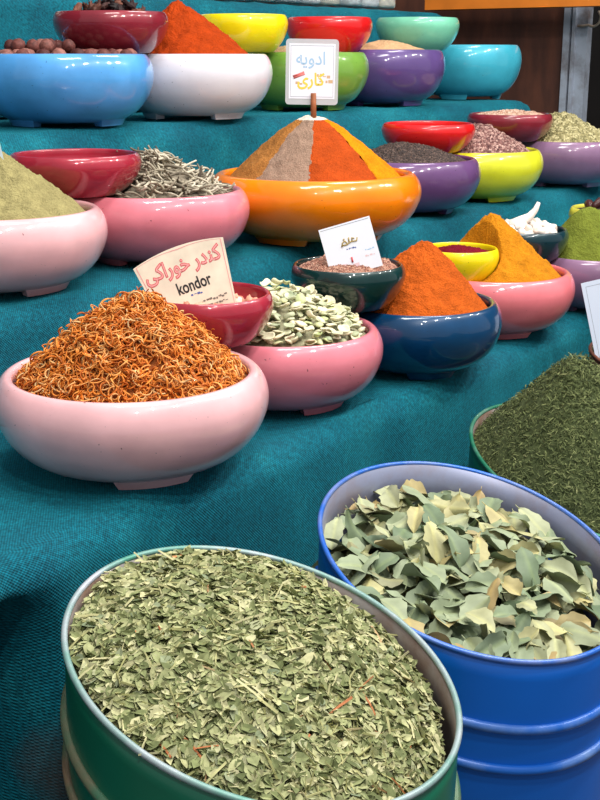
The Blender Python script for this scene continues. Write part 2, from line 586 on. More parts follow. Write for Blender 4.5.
G_LOW, G_MID, G_HIGH = 'large bowls on the lowest step', 'large bowls on the second step', 'large bowls on the third step'
G_S = 'small bowls perched on the rims of the large bowls'
bowl('bigpink', 'largest pale pink bowl, nearest on the lowest step, heaped with orange curls', M['pale_pink'], 0.924, 0.893, Z_LOW, 0.150, 0.106, foot_angle=12, group=G_LOW)
bowl('flakes', 'pink bowl of pale split beans between the pale pink and navy bowls', M['pink'], 1.223, 0.907, Z_LOW, 0.129, 0.098, foot_angle=42, group=G_LOW)
bowl('navy', 'navy blue bowl on the lowest step with an orange red powder cone', M['navy'], 1.474, 0.856, Z_LOW, 0.123, 0.098, foot_angle=18, group=G_LOW)
bowl('coral', 'coral pink bowl of golden orange powder right of the navy bowl', M['coral_pink'], 1.768, 0.880, Z_LOW, 0.130, 0.098, foot_angle=20, group=G_LOW)
bowl('lilac_low', 'lilac bowl on the lowest step holding the green powder heap', M['lilac'], 2.055, 0.822, Z_LOW, 0.130, 0.098, foot_angle=70, group=G_LOW)
bowl('olive', 'pale pink bowl on the second step with a khaki powder heap', M['pale_pink'], 1.062, 1.262, Z_MID, 0.145, 0.105, foot_angle=44, group=G_MID)
bowl('twigs', 'pink bowl of grey dried twigs beside the big orange bowl', M['pink'], 1.362, 1.255, Z_MID, 0.145, 0.105, foot_angle=60, group=G_MID)
bowl('orange', 'wide glossy orange bowl holding a four coloured spice cone', M['orange'], 1.684, 1.182, Z_MID, 0.180, 0.110, foot_angle=-32, group=G_MID)
bowl('plum', 'dark purple bowl of black seeds right of the orange bowl', M['plum'], 2.083, 1.236, Z_MID, 0.143, 0.105, foot_angle=80, group=G_MID)
bowl('lemon', 'lemon yellow bowl on the second step with reddish seeds', M['lemon'], 2.372, 1.236, Z_MID, 0.142, 0.105, foot_angle=42, group=G_MID)
bowl('lilac_mid', 'greyish lilac bowl at the far end of the second step', M['lilac'], 2.76, 1.20, Z_MID, 0.143, 0.107, foot_angle=60, group=G_MID)
bowl('blue', 'sky blue bowl of round brown nuts on the third step', M['blue'], 1.472, 1.550, Z_HIGH, 0.149, 0.116, foot_angle=60, group=G_HIGH)
bowl('white', 'white bowl with a steep brick orange powder peak', M['white'], 1.780, 1.530, Z_HIGH, 0.149, 0.116, foot_angle=48, group=G_HIGH)
bowl('lime', 'leaf green bowl behind the sign of the spice cone', M['lime'], 2.206, 1.582, Z_HIGH, 0.144, 0.120, foot_angle=60, group=G_HIGH)
bowl('purple', 'violet bowl of tan powder under the red and mint bowls', M['purple'], 2.508, 1.562, Z_HIGH, 0.144, 0.126, foot_angle=55, group=G_HIGH)
bowl('turq', 'turquoise bowl at the far end of the third step', M['turquoise'], 2.997, 1.600, Z_HIGH, 0.142, 0.140, foot_angle=-25, group=G_HIGH)

s = 0.002
bowl('s_maroon_a', 'small maroon bowl of dark dried petals on the sky blue bowl', M['brown_maroon'], 1.592, 1.555, 1.233, 0.101, 0.069, False, group=G_S)
bowl('s_yellow_a', 'small bright yellow bowl beside the brick orange peak', M['yellow'], 2.02, 1.60, 1.235, 0.093, 0.074, False, group=G_S)
bowl('s_red_a', 'small red bowl on the leaf green and violet bowls', M['red'], 2.335, 1.602, 1.237, 0.098, 0.074, False, group=G_S)
bowl('s_mint', 'small mint green bowl filled with tan powder', M['mint'], 2.722, 1.60, 1.241, 0.105, 0.078, False, group=G_S)
bowl('s_maroon_b', 'small maroon bowl above the khaki powder and dried twigs', M['maroon'], 1.241, 1.296, 1.036, 0.096, 0.058, False, group=G_S)
bowl('s_red_b', 'small red bowl on the dark purple bowl of black seeds', M['red'], 2.231, 1.279, 1.036, 0.098, 0.058, False, group=G_S)
bowl('s_maroon_c', 'small maroon bowl topped with pale seeds at the far end', M['brown_maroon'], 2.624, 1.286, 1.037, 0.100, 0.062, False, group=G_S)
bowl('s_maroon_d', 'small maroon bowl of resin lumps holding the fan shaped card', M['maroon'], 1.078, 0.914, 0.9005, 0.080, 0.058, False, group=G_S)
bowl('s_bottle', 'small bottle green bowl of pinkish crushed seeds with a square card', M['bottle'], 1.357, 0.897, 0.8985, 0.079, 0.058, False, group=G_S)
bowl('s_yellow_b', 'small yellow bowl of dark red powder between two orange heaps', M['yellow'], 1.690, 0.905, 0.880, 0.063, 0.056, False, group=G_S)
bowl('s_petrol', 'small dark petrol bowl of white shells behind the golden heap', M['petrol'], 1.926, 0.905, 0.884, 0.076, 0.056, False, group=G_S)
bowl('s_olive', 'small yellow green bowl of brown pods behind the green heap', M['olive_yellow'], 2.225, 0.870, 0.887, 0.078, 0.062, False, group=G_S)

def small_outer(key, dist):
    """height of a small bowl's outer wall at a distance from its axis, or None outside it"""
    b = BOWLS[key]
    q = dist / b['R']
    if q > 1.0:
        return None
    for (r0, h0), (r1, h1) in zip(SMALL_OUT, SMALL_OUT[1:]):
        if q <= r1:
            t = (q - r0) / (r1 - r0) if r1 > r0 else 0
            return b['p'].z + b['H'] * (h0 + (h1 - h0) * t)
    return None

# ---------------------------------------------------------------- heaps
def heap_height(x, y, r, h, ax, ay, power, flat):
    """cone over a disc with its apex at (ax, ay)"""
    dx, dy = x - ax, y - ay
    d = math.hypot(dx, dy)
    if d < 1e-9:
        t = 0.0
    else:
        ex, ey = dx / d, dy / d
        b = ax * ex + ay * ey
        full = -b + math.sqrt(max(1e-12, b * b - (ax * ax + ay * ay - r * r)))
        t = min(1.0, d / full)
    rr = math.sqrt(t * t + flat * flat) - flat                     # blunt the tip
    rr /= math.sqrt(1 + flat * flat) - flat
    return h * (1 - rr ** power)

def heap(name, key, label, mat, h, apex=(0, 0), fill=0.90, rfrac=0.83, power=1.0, flat=0.12, rough=0.004, rough_scale=40.0, dents=(), rings=70, seg=190, group='spice heaps', cat='spice heap', seed=0, split=None):
    b = BOWLS[key]
    R = b['R'] * rfrac
    base = b['p'].z + b['H'] * fill
    ax, ay = apex
    vs, fs = [], []
    z_at = []
    for i in range(rings + 1):
        t = i / rings
        for k in range(seg):
            a = 2 * PI * k / seg
            x0, y0 = R * math.cos(a), R * math.sin(a)
            x, y = ax + (x0 - ax) * t, ay + (y0 - ay) * t
            z = heap_height(x, y, R, h, ax, ay, power, flat)
            w = min(1.0, (1 - t) * 8)
            q = Vector((x, y, z))
            z += rough * w * (0.8 * noise.fractal(q * rough_scale + Vector((seed, 0, 0)), 0.45, 2.2, 5) + 0.8 * noise.noise(q * rough_scale * 0.35 + Vector((seed * 2.3, 5, 0))))
            wz = base + z
            for dk in dents:
                dp = BOWLS[dk]['p']
                lim = small_outer(dk, math.hypot(b['p'].x + x - dp.x, b['p'].y + y - dp.y) * 0.97)
                if lim is not None:
                    wz = min(wz, lim - 0.0015)
            vs.append((x, y, wz - base))
    for i in range(rings):
        for k in range(seg):
            a0 = i * seg + k; a1 = i * seg + (k + 1) % seg
            fs.append((a0, a0 + seg, a1 + seg, a1))
    st = len(vs)
    drop = b['H'] * (fill - 0.45)
    for k in range(seg):
        a = 2 * PI * k / seg
        vs.append((R * 0.90 * math.cos(a), R * 0.90 * math.sin(a), -drop))
    for k in range(seg):
        a0 = rings * seg + k; a1 = rings * seg + (k + 1) % seg
        fs.append((a0, st + k, st + (k + 1) % seg, a1))
    fs.append(tuple(range(st + seg - 1, st - 1, -1)))
    loc = (b['p'].x, b['p'].y, base)
    if split is None:
        o = mesh_obj(name, vs, fs, mat, loc=loc)
        tag(o, label, cat, group, 'stuff')
        return o
    root = empty(name, loc)
    tag(root, label, cat, group, 'stuff')
    for pname, pm, test in split:
        sel = [f_ for f_ in fs if test(np.mean([vs[q][0] for q in f_]), np.mean([vs[q][1] for q in f_]), np.mean([vs[q][2] for q in f_]))]
        used = {}
        nv, nf = [], []
        for f_ in sel:
            g = []
            for q in f_:
                if q not in used:
                    used[q] = len(nv); nv.append(vs[q])
                g.append(used[q])
            nf.append(g)
        mesh_obj(pname, nv, nf, pm, root)
    return root

heap('spice_heap', 'navy', 'orange red powder cone in the navy blue bowl', powder('paprika_powder', (184, 84, 24)), 0.094, (0.012, 0.012), rough=0.005, dents=('s_bottle', 's_yellow_b'), seed=1, power=1.05)
heap('spice_heap', 'coral', 'golden orange powder cone in the coral pink bowl', powder('curry_powder', (192, 122, 22)), 0.097, (-0.006, 0.01), rough=0.005, dents=('s_yellow_b', 's_petrol'), seed=2, power=1.05)
heap('spice_heap', 'lilac_low', 'bright green powder heap in the lilac bowl of the lowest step', powder('green_powder', (112, 122, 46)), 0.088, (-0.022, -0.01), rough=0.0035, flat=0.34, dents=('s_olive', 's_petrol'), seed=3)
heap('spice_heap', 'olive', 'khaki powder heap in the pale pink bowl of the second step', powder('khaki_powder', (152, 142, 96), clump=70), 0.088, (-0.02, 0.005), rough=0.006, flat=0.3, dents=('s_maroon_b',), seed=4)
heap('spice_heap', 'white', 'brick orange powder peak in the white bowl', powder('red_paprika_powder', (170, 60, 14)), 0.108, (-0.030, 0.01), rough=0.0065, flat=0.06, rough_scale=30, dents=('s_maroon_a', 's_yellow_a'), seed=5)
heap('spice_heap', 's_yellow_b', 'flat dark red powder filling the small yellow bowl', powder('sumac_powder', (110, 16, 34)), 0.010, fill=0.86, rfrac=0.83, rough=0.003, flat=0.5, seed=6)
heap('spice_heap', 's_mint', 'tan powder filling the small mint green bowl', powder('tan_powder', (206, 162, 122)), 0.006, fill=0.95, rfrac=0.85, rough=0.002, flat=0.5, seed=7)
heap('spice_heap', 'purple', 'tan powder in the violet bowl', powder('light_tan_powder', (204, 164, 124)), 0.030, (0, 0), fill=0.93, rough=0.002, flat=0.4, dents=('s_red_a', 's_mint'), seed=8)
heap('spice_heap', 'lime', 'brown powder in the leaf green bowl', powder('brown_powder', (176, 148, 110)), 0.022, (-0.03, 0), fill=0.93, rough=0.003, flat=0.4, dents=('s_red_a', 's_yellow_a'), seed=9)
heap('spice_heap', 's_bottle', 'pinkish brown crushed seeds in the small bottle green bowl', grains('crushed_seed', [(0, (120, 70, 58)), (0.5, (176, 120, 98)), (1, (214, 170, 146))], 420), 0.019, (-0.0, 0.0), fill=0.92, rfrac=0.85, rough=0.004, flat=0.4, rough_scale=110, seed=10)
heap('spice_heap', 'plum', 'black seeds heaped in the dark purple bowl', grains('black_seed', [(0, (34, 24, 22)), (0.6, (66, 48, 42)), (1, (110, 88, 78))], 330), 0.036, (-0.01, 0), fill=0.93, rough=0.004, rough_scale=110, flat=0.5, dents=('s_red_b',), seed=11)
heap('spice_heap', 'lemon', 'reddish mixed seeds heaped in the lemon yellow bowl', grains('reddish_seed', [(0, (76, 42, 42)), (0.5, (132, 88, 82)), (1, (196, 160, 148))], 240), 0.058, (-0.01, 0), fill=0.93, rough=0.006, rough_scale=90, flat=0.5, dents=('s_red_b', 's_maroon_c'), seed=12)
heap('spice_heap', 'lilac_mid', 'grey green dried herb heaped in the greyish lilac bowl', grains('grey_green_herb', [(0, (96, 92, 54)), (0.5, (152, 142, 96)), (1, (196, 186, 140))], 200), 0.066, (-0.02, 0.02), fill=0.93, rough=0.007, rough_scale=80, flat=0.4, dents=('s_maroon_c',), seed=13)
heap('spice_heap', 's_maroon_c', 'pale tan seeds filling the small maroon bowl at the far end', grains('pale_seed', [(0, (150, 104, 80)), (0.5, (206, 164, 140)), (1, (236, 206, 186))], 300), 0.010, fill=0.94, rfrac=0.85, rough=0.004, rough_scale=110, flat=0.5, seed=14)

# the four coloured cone in the orange bowl
def wedge(a0, a1):
    def t(x, y, z):
        if z > 0.0975:
            return False
        a = (math.degrees(math.atan2(y, x)) + 3.0 * noise.noise(Vector((x * 90, y * 90, z * 90)))) % 360
        return a0 <= a < a1
    return t
split = [
    ('white_tip', powder('white_powder', (226, 216, 200)), lambda x, y, z: z > 0.0975),
    ('brown_wedge', powder('cinnamon_powder', (170, 112, 56)), wedge(140, 227)),
    ('grey_wedge', powder('pepper_powder', (152, 124, 106)), wedge(227, 265)),
    ('red_wedge', powder('chilli_powder', (174, 70, 22)), wedge(265, 315)),
    ('yellow_wedge', powder('turmeric_powder', (212, 130, 12)), lambda x, y, z: z <= 0.0975 and (math.degrees(math.atan2(y, x)) % 360 >= 315 or math.degrees(math.atan2(y, x)) % 360 < 60)),
    ('sand_wedge', powder('ginger_powder', (200, 168, 110)), wedge(60, 140)),
]
heap('spice_cone', 'orange', 'four coloured spice cone in brown, grey, red and yellow in the orange bowl', None, 0.104, (-0.006, 0.0), fill=0.90, rfrac=0.825, rough=0.0026, flat=0.20, power=1.12, rings=90, seg=360, seed=15, split=split, cat='spice heap')

# base beds under the pieces in the other bowls
bed_dark = plain('orange_curl_bed', (140, 72, 22), 0.95, var=0.3, scale=200)  # orange brown, darker than the curls lying on it
# ---- orange curls in the largest bowl
b = BOWLS['bigpink']
def curl_geo(n):
    R = b['R'] * 0.81
    vs, fs = [], []
    S = 9
    ring = 3
    for i in range(n):
        rr = R * math.sqrt(rng.uniform(0, 1)) * 0.985
        a = rng.uniform(0, 2 * PI)
        x, y = rr * math.cos(a), rr * math.sin(a)
        x += 0.0; z = curl_surface(x, y)
        e = 0.004
        nx = -(curl_surface(x + e, y) - curl_surface(x - e, y)) / (2 * e)
        ny = -(curl_surface(x, y + e) - curl_surface(x, y - e)) / (2 * e)
        nrm = Vector((nx, ny, 1)).normalized()
        nrm = (nrm + Vector(rng.normal(0, 0.55, 3))).normalized()
        t1 = nrm.cross(Vector(rng.normal(0, 1, 3))).normalized()
        t2 = nrm.cross(t1)
        cr = rng.uniform(0.0038, 0.0112)
        ang = rng.uniform(1.4, 5.6) if cr < 0.0086 else rng.uniform(0.9, 2.6)
        if rng.uniform() < 0.16:
            cr = rng.uniform(0.015, 0.03); ang = rng.uniform(0.4, 0.9)
        rad = rng.uniform(0.0008, 0.0013)
        wob = rng.uniform(-0.004, 0.004)
        cen = Vector((x, y, z + rng.uniform(-0.004, 0.005)))
        a0 = rng.uniform(0, 2 * PI)
        path = []
        for k in range(S):
            q = k / (S - 1)
            th = a0 + ang * q
            path.append(cen + t1 * (cr * (math.cos(th) - math.cos(a0 + ang / 2) * (cr > 0.012))) + t2 * (cr * (math.sin(th) - math.sin(a0 + ang / 2) * (cr > 0.012))) + nrm * (wob * (q - 0.5)))
        tv, tf = tube_geo(path, [rad * (0.45 + 0.55 * math.sin(PI * (0.1 + 0.8 * k / (S - 1)))) for k in range(S)], ring)
        o_ = len(vs)
        vs += tv
        fs += [tuple(o_ + q for q in g) for g in tf]
    return vs, fs
def curl_surface(x, y):
    base = -0.005 + heap_height(x, y, b['R'] * 0.81, 0.086, 0.010, 0.006, 1.15, 0.26)
    q = Vector((x, y, 0))
    return base + 0.007 * noise.noise(q * 28) * min(1, max(0, base) * 40)
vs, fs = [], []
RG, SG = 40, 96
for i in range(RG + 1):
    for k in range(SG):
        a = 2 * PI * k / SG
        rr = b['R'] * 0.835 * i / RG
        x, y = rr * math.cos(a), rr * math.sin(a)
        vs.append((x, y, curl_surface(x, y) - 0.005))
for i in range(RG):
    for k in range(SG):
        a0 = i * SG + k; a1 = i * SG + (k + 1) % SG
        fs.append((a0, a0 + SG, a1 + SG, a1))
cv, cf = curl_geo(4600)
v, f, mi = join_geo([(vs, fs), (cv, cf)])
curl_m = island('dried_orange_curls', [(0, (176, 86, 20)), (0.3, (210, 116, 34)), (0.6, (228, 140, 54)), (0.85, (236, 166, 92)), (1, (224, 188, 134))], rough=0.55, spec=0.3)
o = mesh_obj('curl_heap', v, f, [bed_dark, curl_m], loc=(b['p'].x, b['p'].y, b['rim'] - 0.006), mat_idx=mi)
tag(o, 'tangled heap of dried orange curls in the largest pale pink bowl', 'spice heap', 'spice heaps', 'stuff')

# ---- pieces that can be counted: shared meshes, one object each
def piece_meshes(name, makers, mat):
    return [mesh_data(name, *mk, mat) for mk in makers]

def place(name, me, loc, rot, sc, label, cat, group):
    o = bpy.data.objects.new(name, me)
    o.location = loc
    o.rotation_euler = rot
    o.scale = (sc, sc, sc) if not hasattr(sc, '__len__') else sc
    COL.objects.link(o)
    o['label'] = label; o['category'] = cat; o['group'] = group
    return o

def bed(key, surf, rfrac, mat, name, label, group='spice heaps', cat='spice heap', off=0.004, dents=()):
    b_ = BOWLS[key]
    vs, fs = [], []
    for i in range(25):
        for k in range(72):
            a = 2 * PI * k / 72
            rr = b_['R'] * rfrac * i / 24
            x, y = rr * math.cos(a), rr * math.sin(a)
            z = surf(x, y) - off
            for dk in dents:
                dp = BOWLS[dk]['p']
                lim = small_outer(dk, math.hypot(b_['p'].x + x - dp.x, b_['p'].y + y - dp.y) * 0.97)
                if lim is not None:
                    z = min(z, lim - 0.002 - b_['rim'])
            vs.append((x, y, z))
    for i in range(24):
        for k in range(72):
            a0 = i * 72 + k; a1 = i * 72 + (k + 1) % 72
            fs.append((a0, a0 + 72, a1 + 72, a1))
    o = mesh_obj(name, vs, fs, mat, loc=(b_['p'].x, b_['p'].y, b_['rim']))
    tag(o, label, cat, group, 'stuff')
    return o

def inside_small(keys, p, margin=0.0):
    for k in keys:
        q = BOWLS[k]['p']
        lim = small_outer(k, max(0.0, math.hypot(p[0] - q.x, p[1] - q.y) - margin))
        if lim is not None and p[2] > lim - 0.5 * margin - 0.002:
            return True
    return False

# split beans
def bean_geo(cup, lx, ly, bite):
    vs, fs = [], []
    n, m = 14, 4
    vs.append((0, 0, 0))
    for j in range(1, m + 1):
        for i in range(n):
            a = 2 * PI * i / n
            r = j / m
            k = 1 - bite * math.exp(-((a - 1.57) / 0.5) ** 2) * r
            vs.append((lx * r * k * math.cos(a), ly * r * k * math.sin(a), -cup * r * r * (1 + 0.3 * math.sin(3 * a))))
    top = len(vs)
    vs += [(x * 0.97, y * 0.97, z - 0.0014) for x, y, z in vs]
    for i in range(n):
        fs.append((0, 1 + i, 1 + (i + 1) % n))
        fs.append((top, top + 1 + (i + 1) % n, top + 1 + i))
        for j in range(m - 1):
            a0 = 1 + j * n + i; a1 = 1 + j * n + (i + 1) % n
            fs.append((a0, a0 + n, a1 + n, a1))
            fs.append((top + a0, top + a1, top + a1 + n, top + a0 + n))
        a0 = 1 + (m - 1) * n + i; a1 = 1 + (m - 1) * n + (i + 1) % n
        fs.append((a0, top + a0, top + a1, a1))
    return vs, fs
bean_m = island('split_bean', [(0, (150, 160, 128)), (0.25, (190, 192, 158)), (0.5, (216, 210, 178)), (0.8, (230, 220, 186)), (1, (176, 190, 130))], obj=True, rough=0.55, noise_scale=140, noise_amt=0.2)
bean_me = [mesh_data('split_bean', *bean_geo(*q), bean_m) for q in ((0.003, 0.0088, 0.0064, 0.2), (0.0022, 0.0080, 0.0068, 0.1), (0.004, 0.0092, 0.0058, 0.3), (0.0015, 0.0074, 0.0060, 0.15), (-0.002, 0.0084, 0.0066, 0.2))]
b = BOWLS['flakes']
def bean_surf(x, y):
    return -0.006 + heap_height(x, y, b['R'] * 0.85, 0.052, -0.01, 0.02, 1.3, 0.3)
bed('flakes', bean_surf, 0.845, plain('bean_bed', (140, 136, 108), 0.9, var=0.4, scale=160), 'bean_bed', 'deeper layer of pale split beans in the pink bowl', off=0.008, dents=('s_maroon_d', 's_bottle'))
cnt = 0
for lay in range(3):
    laid = []
    for i in range(6000):
        a = rng.uniform(0, 2 * PI); rr = b['R'] * (0.81 - 0.03 * lay) * math.sqrt(rng.uniform())
        x, y = rr * math.cos(a), rr * math.sin(a)
        p = (b['p'].x + x, b['p'].y + y, b['rim'] + bean_surf(x, y) - 0.002 + 0.0028 * lay + rng.uniform(-0.001, 0.001))
        if y > 0.045 or any((x - q[0]) ** 2 + (y - q[1]) ** 2 < 0.0118 ** 2 for q in laid) or inside_small(('s_maroon_d', 's_bottle'), p, 0.004):
            continue
        laid.append((x, y))
        place('split_bean', bean_me[cnt % 5], p, (rng.normal(0, 0.34) + (PI if rng.uniform() < 0.35 else 0), rng.normal(0, 0.34), rng.uniform(0, 6.28)), rng.uniform(0.78, 1.14),
              'pale cream green split bean in the heap of the pink bowl', 'bean', 'split beans in the pink bowl')
        cnt += 1
        if len(laid) >= 99:
            break

# dried twigs
def twig_geo(L, bend, r, kink):
    path, rad = [], []
    for k in range(8):
        t = k / 7
        path.append(((t - 0.5) * L, bend * math.sin(PI * t) + kink * math.sin(2 * PI * t), 0.3 * bend * math.cos(PI * t)))
        rad.append(r * (0.5 + 0.6 * math.sin(PI * (0.15 + 0.7 * t))))
    v_, f_ = tube_geo(path, rad, 6)
    return [Vector((q.x, q.y, q.z)) for q in v_], f_
twig_m = island('dried_twig', [(0, (88, 78, 66)), (0.35, (140, 130, 112)), (0.7, (182, 172, 150)), (1, (210, 200, 180))], obj=True, noise_scale=120)
twig_me = [mesh_data('dried_twig', *twig_geo(*q), twig_m) for q in ((0.050, 0.005, 0.0016, 0.002), (0.042, -0.004, 0.0019, 0.003), (0.034, 0.006, 0.0018, -0.002), (0.056, 0.003, 0.0014, 0.003), (0.028, 0.003, 0.0021, 0.001))]
b = BOWLS['twigs']
def twig_surf(x, y):
    return -0.010 + heap_height(x, y, b['R'] * 0.80, 0.058, -0.012, 0.0, 1.0, 0.3)
bed('twigs', twig_surf, 0.83, plain('twig_bed', (122, 112, 96), 0.95, var=0.5, scale=160), 'twig_bed', 'deeper layer of grey dried twigs in the pink bowl', off=0.006, dents=('s_maroon_b',))
cnt = 0
for i in range(3000):
    a = rng.uniform(0, 2 * PI); rr = b['R'] * 0.74 * math.sqrt(rng.uniform())
    x, y = rr * math.cos(a), rr * math.sin(a)
    p = (b['p'].x + x, b['p'].y + y, b['rim'] + twig_surf(x, y) + rng.uniform(-0.002, 0.009))
    if inside_small(('s_maroon_b',), p, 0.006) or y > 0.07:
        continue
    place('dried_twig', twig_me[i % 5], p, (rng.uniform(0, 6.28), rng.normal(0, 0.38) + (0.35 if abs(x) < 0.05 else 0), rng.normal(0.5, 0.9)), rng.uniform(0.7, 1.1),
          'grey curled dried twig in the heap of the pink bowl', 'twig', 'dried twigs in the pink bowl')
    cnt += 1
    if cnt >= 290:
        break

# round nuts in the sky blue bowl
def nut_geo(sd):
    vs, fs = [], []
    n, m = 18, 10
    for j in range(m + 1):
        ph = PI * j / m
        for i in range(n):
            a = 2 * PI * i / n
            d = Vector((math.sin(ph) * math.cos(a), math.sin(ph) * math.sin(a), math.cos(ph)))
            vs.append(d * (0.0124 + 0.0012 * noise.fractal(d * 2.6 + Vector((sd, 0, 0)), 0.8, 2.0, 3)))
    for j in range(m):
        for i in range(n):
            a0 = j * n + i; a1 = j * n + (i + 1) % n
            fs.append((a0, a0 + n, a1 + n, a1))
    return vs, fs
nut_m = island('brown_nut', [(0, (74, 36, 34)), (0.5, (110, 62, 56)), (1, (150, 100, 90))], obj=True, rough=0.6, noise_scale=180, noise_amt=0.45)
nut_me = [mesh_data('brown_nut', *nut_geo(q), nut_m) for q in (1, 4, 9)]
b = BOWLS['blue']
spots = []
def try_nut(x, y, z):
    for q in spots:
        if (q[0] - x) ** 2 + (q[1] - y) ** 2 + (q[2] - z) ** 2 < 0.0225 ** 2:
            return False
    p = (b['p'].x + x, b['p'].y + y, b['rim'] + z)
    if inside_small(('s_maroon_a',), p, 0.012):
        return False
    spots.append((x, y, z)); return True
for lay in range(2):
    for i in range(900):
        a = rng.uniform(0, 2 * PI); rr = b['R'] * (0.76 - 0.36 * lay) * math.sqrt(rng.uniform())
        x, y = rr * math.cos(a), rr * math.sin(a)
        try_nut(x - 0.035 * lay, y, -0.004 + lay * 0.016)
for i, q in enumerate(spots[:110]):
    place('brown_nut', nut_me[i % 3], (b['p'].x + q[0], b['p'].y + q[1], b['rim'] + q[2]), tuple(rng.uniform(0, 6.28, 3)), rng.uniform(0.88, 1.05),
          'round wrinkled brown nut in the sky blue bowl', 'nut', 'brown nuts in the sky blue bowl')
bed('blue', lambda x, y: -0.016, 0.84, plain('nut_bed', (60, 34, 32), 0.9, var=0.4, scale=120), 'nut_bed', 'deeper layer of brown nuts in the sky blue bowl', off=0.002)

# dark dried petals in the small maroon bowl at the top
def chunk_geo(sd, sx, sy, sz, amp=0.55):
    vs, fs = [], []
    n, m = 12, 8
    for j in range(m + 1):
        ph = PI * j / m
        for i in range(n):
            a = 2 * PI * i / n
            d = Vector((math.sin(ph) * math.cos(a), math.sin(ph) * math.sin(a), math.cos(ph)))
            k = 1 + amp * noise.fractal(d * 2.2 + Vector((sd, 3, 0)), 0.7, 2.1, 4)
            vs.append((d.x * sx * k, d.y * sy * k, d.z * sz * k))
    for j in range(m):
        for i in range(n):
            a0 = j * n + i; a1 = j * n + (i + 1) % n
            fs.append((a0, a0 + n, a1 + n, a1))
    return vs, fs
petal_m = island('dark_petal', [(0, (24, 14, 16)), (0.6, (52, 28, 28)), (1, (120, 74, 58))], obj=True, rough=0.6, noise_scale=120, noise_amt=0.4)
petal_me = [mesh_data('dried_petal', *chunk_geo(q, 0.013, 0.008, 0.0045, 1.3), petal_m) for q in (1, 2, 3, 4)]
b = BOWLS['s_maroon_a']
for i in range(44):
    a = rng.uniform(0, 2 * PI); rr = b['R'] * 0.70 * math.sqrt(rng.uniform())
    x, y = rr * math.cos(a), rr * math.sin(a)
    place('dried_petal', petal_me[i % 4], (b['p'].x + x + 0.006, b['p'].y + y, b['rim'] - 0.006 + 0.014 * (1 - (rr / b['R'] / 0.75) ** 2) + rng.uniform(-0.003, 0.006)), tuple(rng.uniform(0, 6.28, 3)), rng.uniform(0.6, 1.1),
          'crumpled dark dried petal in the small top maroon bowl', 'petal', 'dark petals in the small maroon bowl')

# resin lumps in the small maroon bowl of the fan shaped card
resin_m = island('resin_lump', [(0, (196, 120, 100)), (0.5, (226, 166, 140)), (1, (240, 206, 184))], obj=True, rough=0.4, noise_scale=150, noise_amt=0.15)
resin_me = [mesh_data('resin_lump', *chunk_geo(q, 0.0085, 0.007, 0.006), resin_m) for q in (11, 12, 13)]
b = BOWLS['s_maroon_d']
for i in range(80):
    a = rng.uniform(0, 2 * PI); rr = b['R'] * 0.74 * math.sqrt(rng.uniform())
    x, y = rr * math.cos(a), rr * math.sin(a)
    place('resin_lump', resin_me[i % 3], (b['p'].x + x, b['p'].y + y, b['rim'] - 0.019 + rng.uniform(-0.003, 0.006)), tuple(rng.uniform(0, 6.28, 3)), rng.uniform(0.7, 1.15),
          'pale peach resin lump in the small maroon bowl under the fan card', 'resin lump', 'resin lumps in the small maroon bowl')
bed('s_maroon_d', lambda x, y: -0.022, 0.82, plain('resin_bed', (206, 140, 116), 0.7, var=0.2, scale=140), 'resin_bed', 'deeper layer of peach resin lumps in the small maroon bowl', off=0.0)

# white shells in the petrol bowl
shell_m = island('white_shell', [(0, (222, 196, 180)), (0.5, (238, 224, 212)), (1, (248, 240, 232))], obj=True, rough=0.5, noise_scale=90, noise_amt=0.14)
shell_me = [mesh_data('white_shell', *chunk_geo(q, 0.012, 0.0085, 0.008), shell_m) for q in (21, 22, 23)]
b = BOWLS['s_petrol']
for i in range(40):
    a = rng.uniform(0, 2 * PI); rr = b['R'] * 0.66 * math.sqrt(rng.uniform())
    x, y = rr * math.cos(a), rr * math.sin(a)
    place('white_shell', shell_me[i % 3], (b['p'].x + x, b['p'].y + y, b['rim'] - 0.006 + 0.010 * (1 - (rr / b['R'] / 0.7) ** 2) + rng.uniform(-0.002, 0.004)), tuple(rng.uniform(0, 6.28, 3)), rng.uniform(0.7, 1.15),
          'small off white shell piece in the petrol bowl', 'shell', 'white shells in the petrol bowl')
sp = [(-0.030, -0.010, -0.004), (-0.020, -0.010, 0.006), (-0.006, -0.008, 0.012), (0.008, -0.006, 0.020), (0.018, -0.004, 0.032), (0.023, -0.002, 0.044)]
v, f = tube_geo(sp, [0.005, 0.011, 0.010, 0.0072, 0.0050, 0.0032], 12)
o = mesh_obj('horn_shell', v, f, shell_m, loc=(b['p'].x - 0.002, b['p'].y, b['rim'] + 0.001))
tag(o, 'long pointed white shell sticking up out of the petrol bowl', 'shell', 'white shells in the petrol bowl')

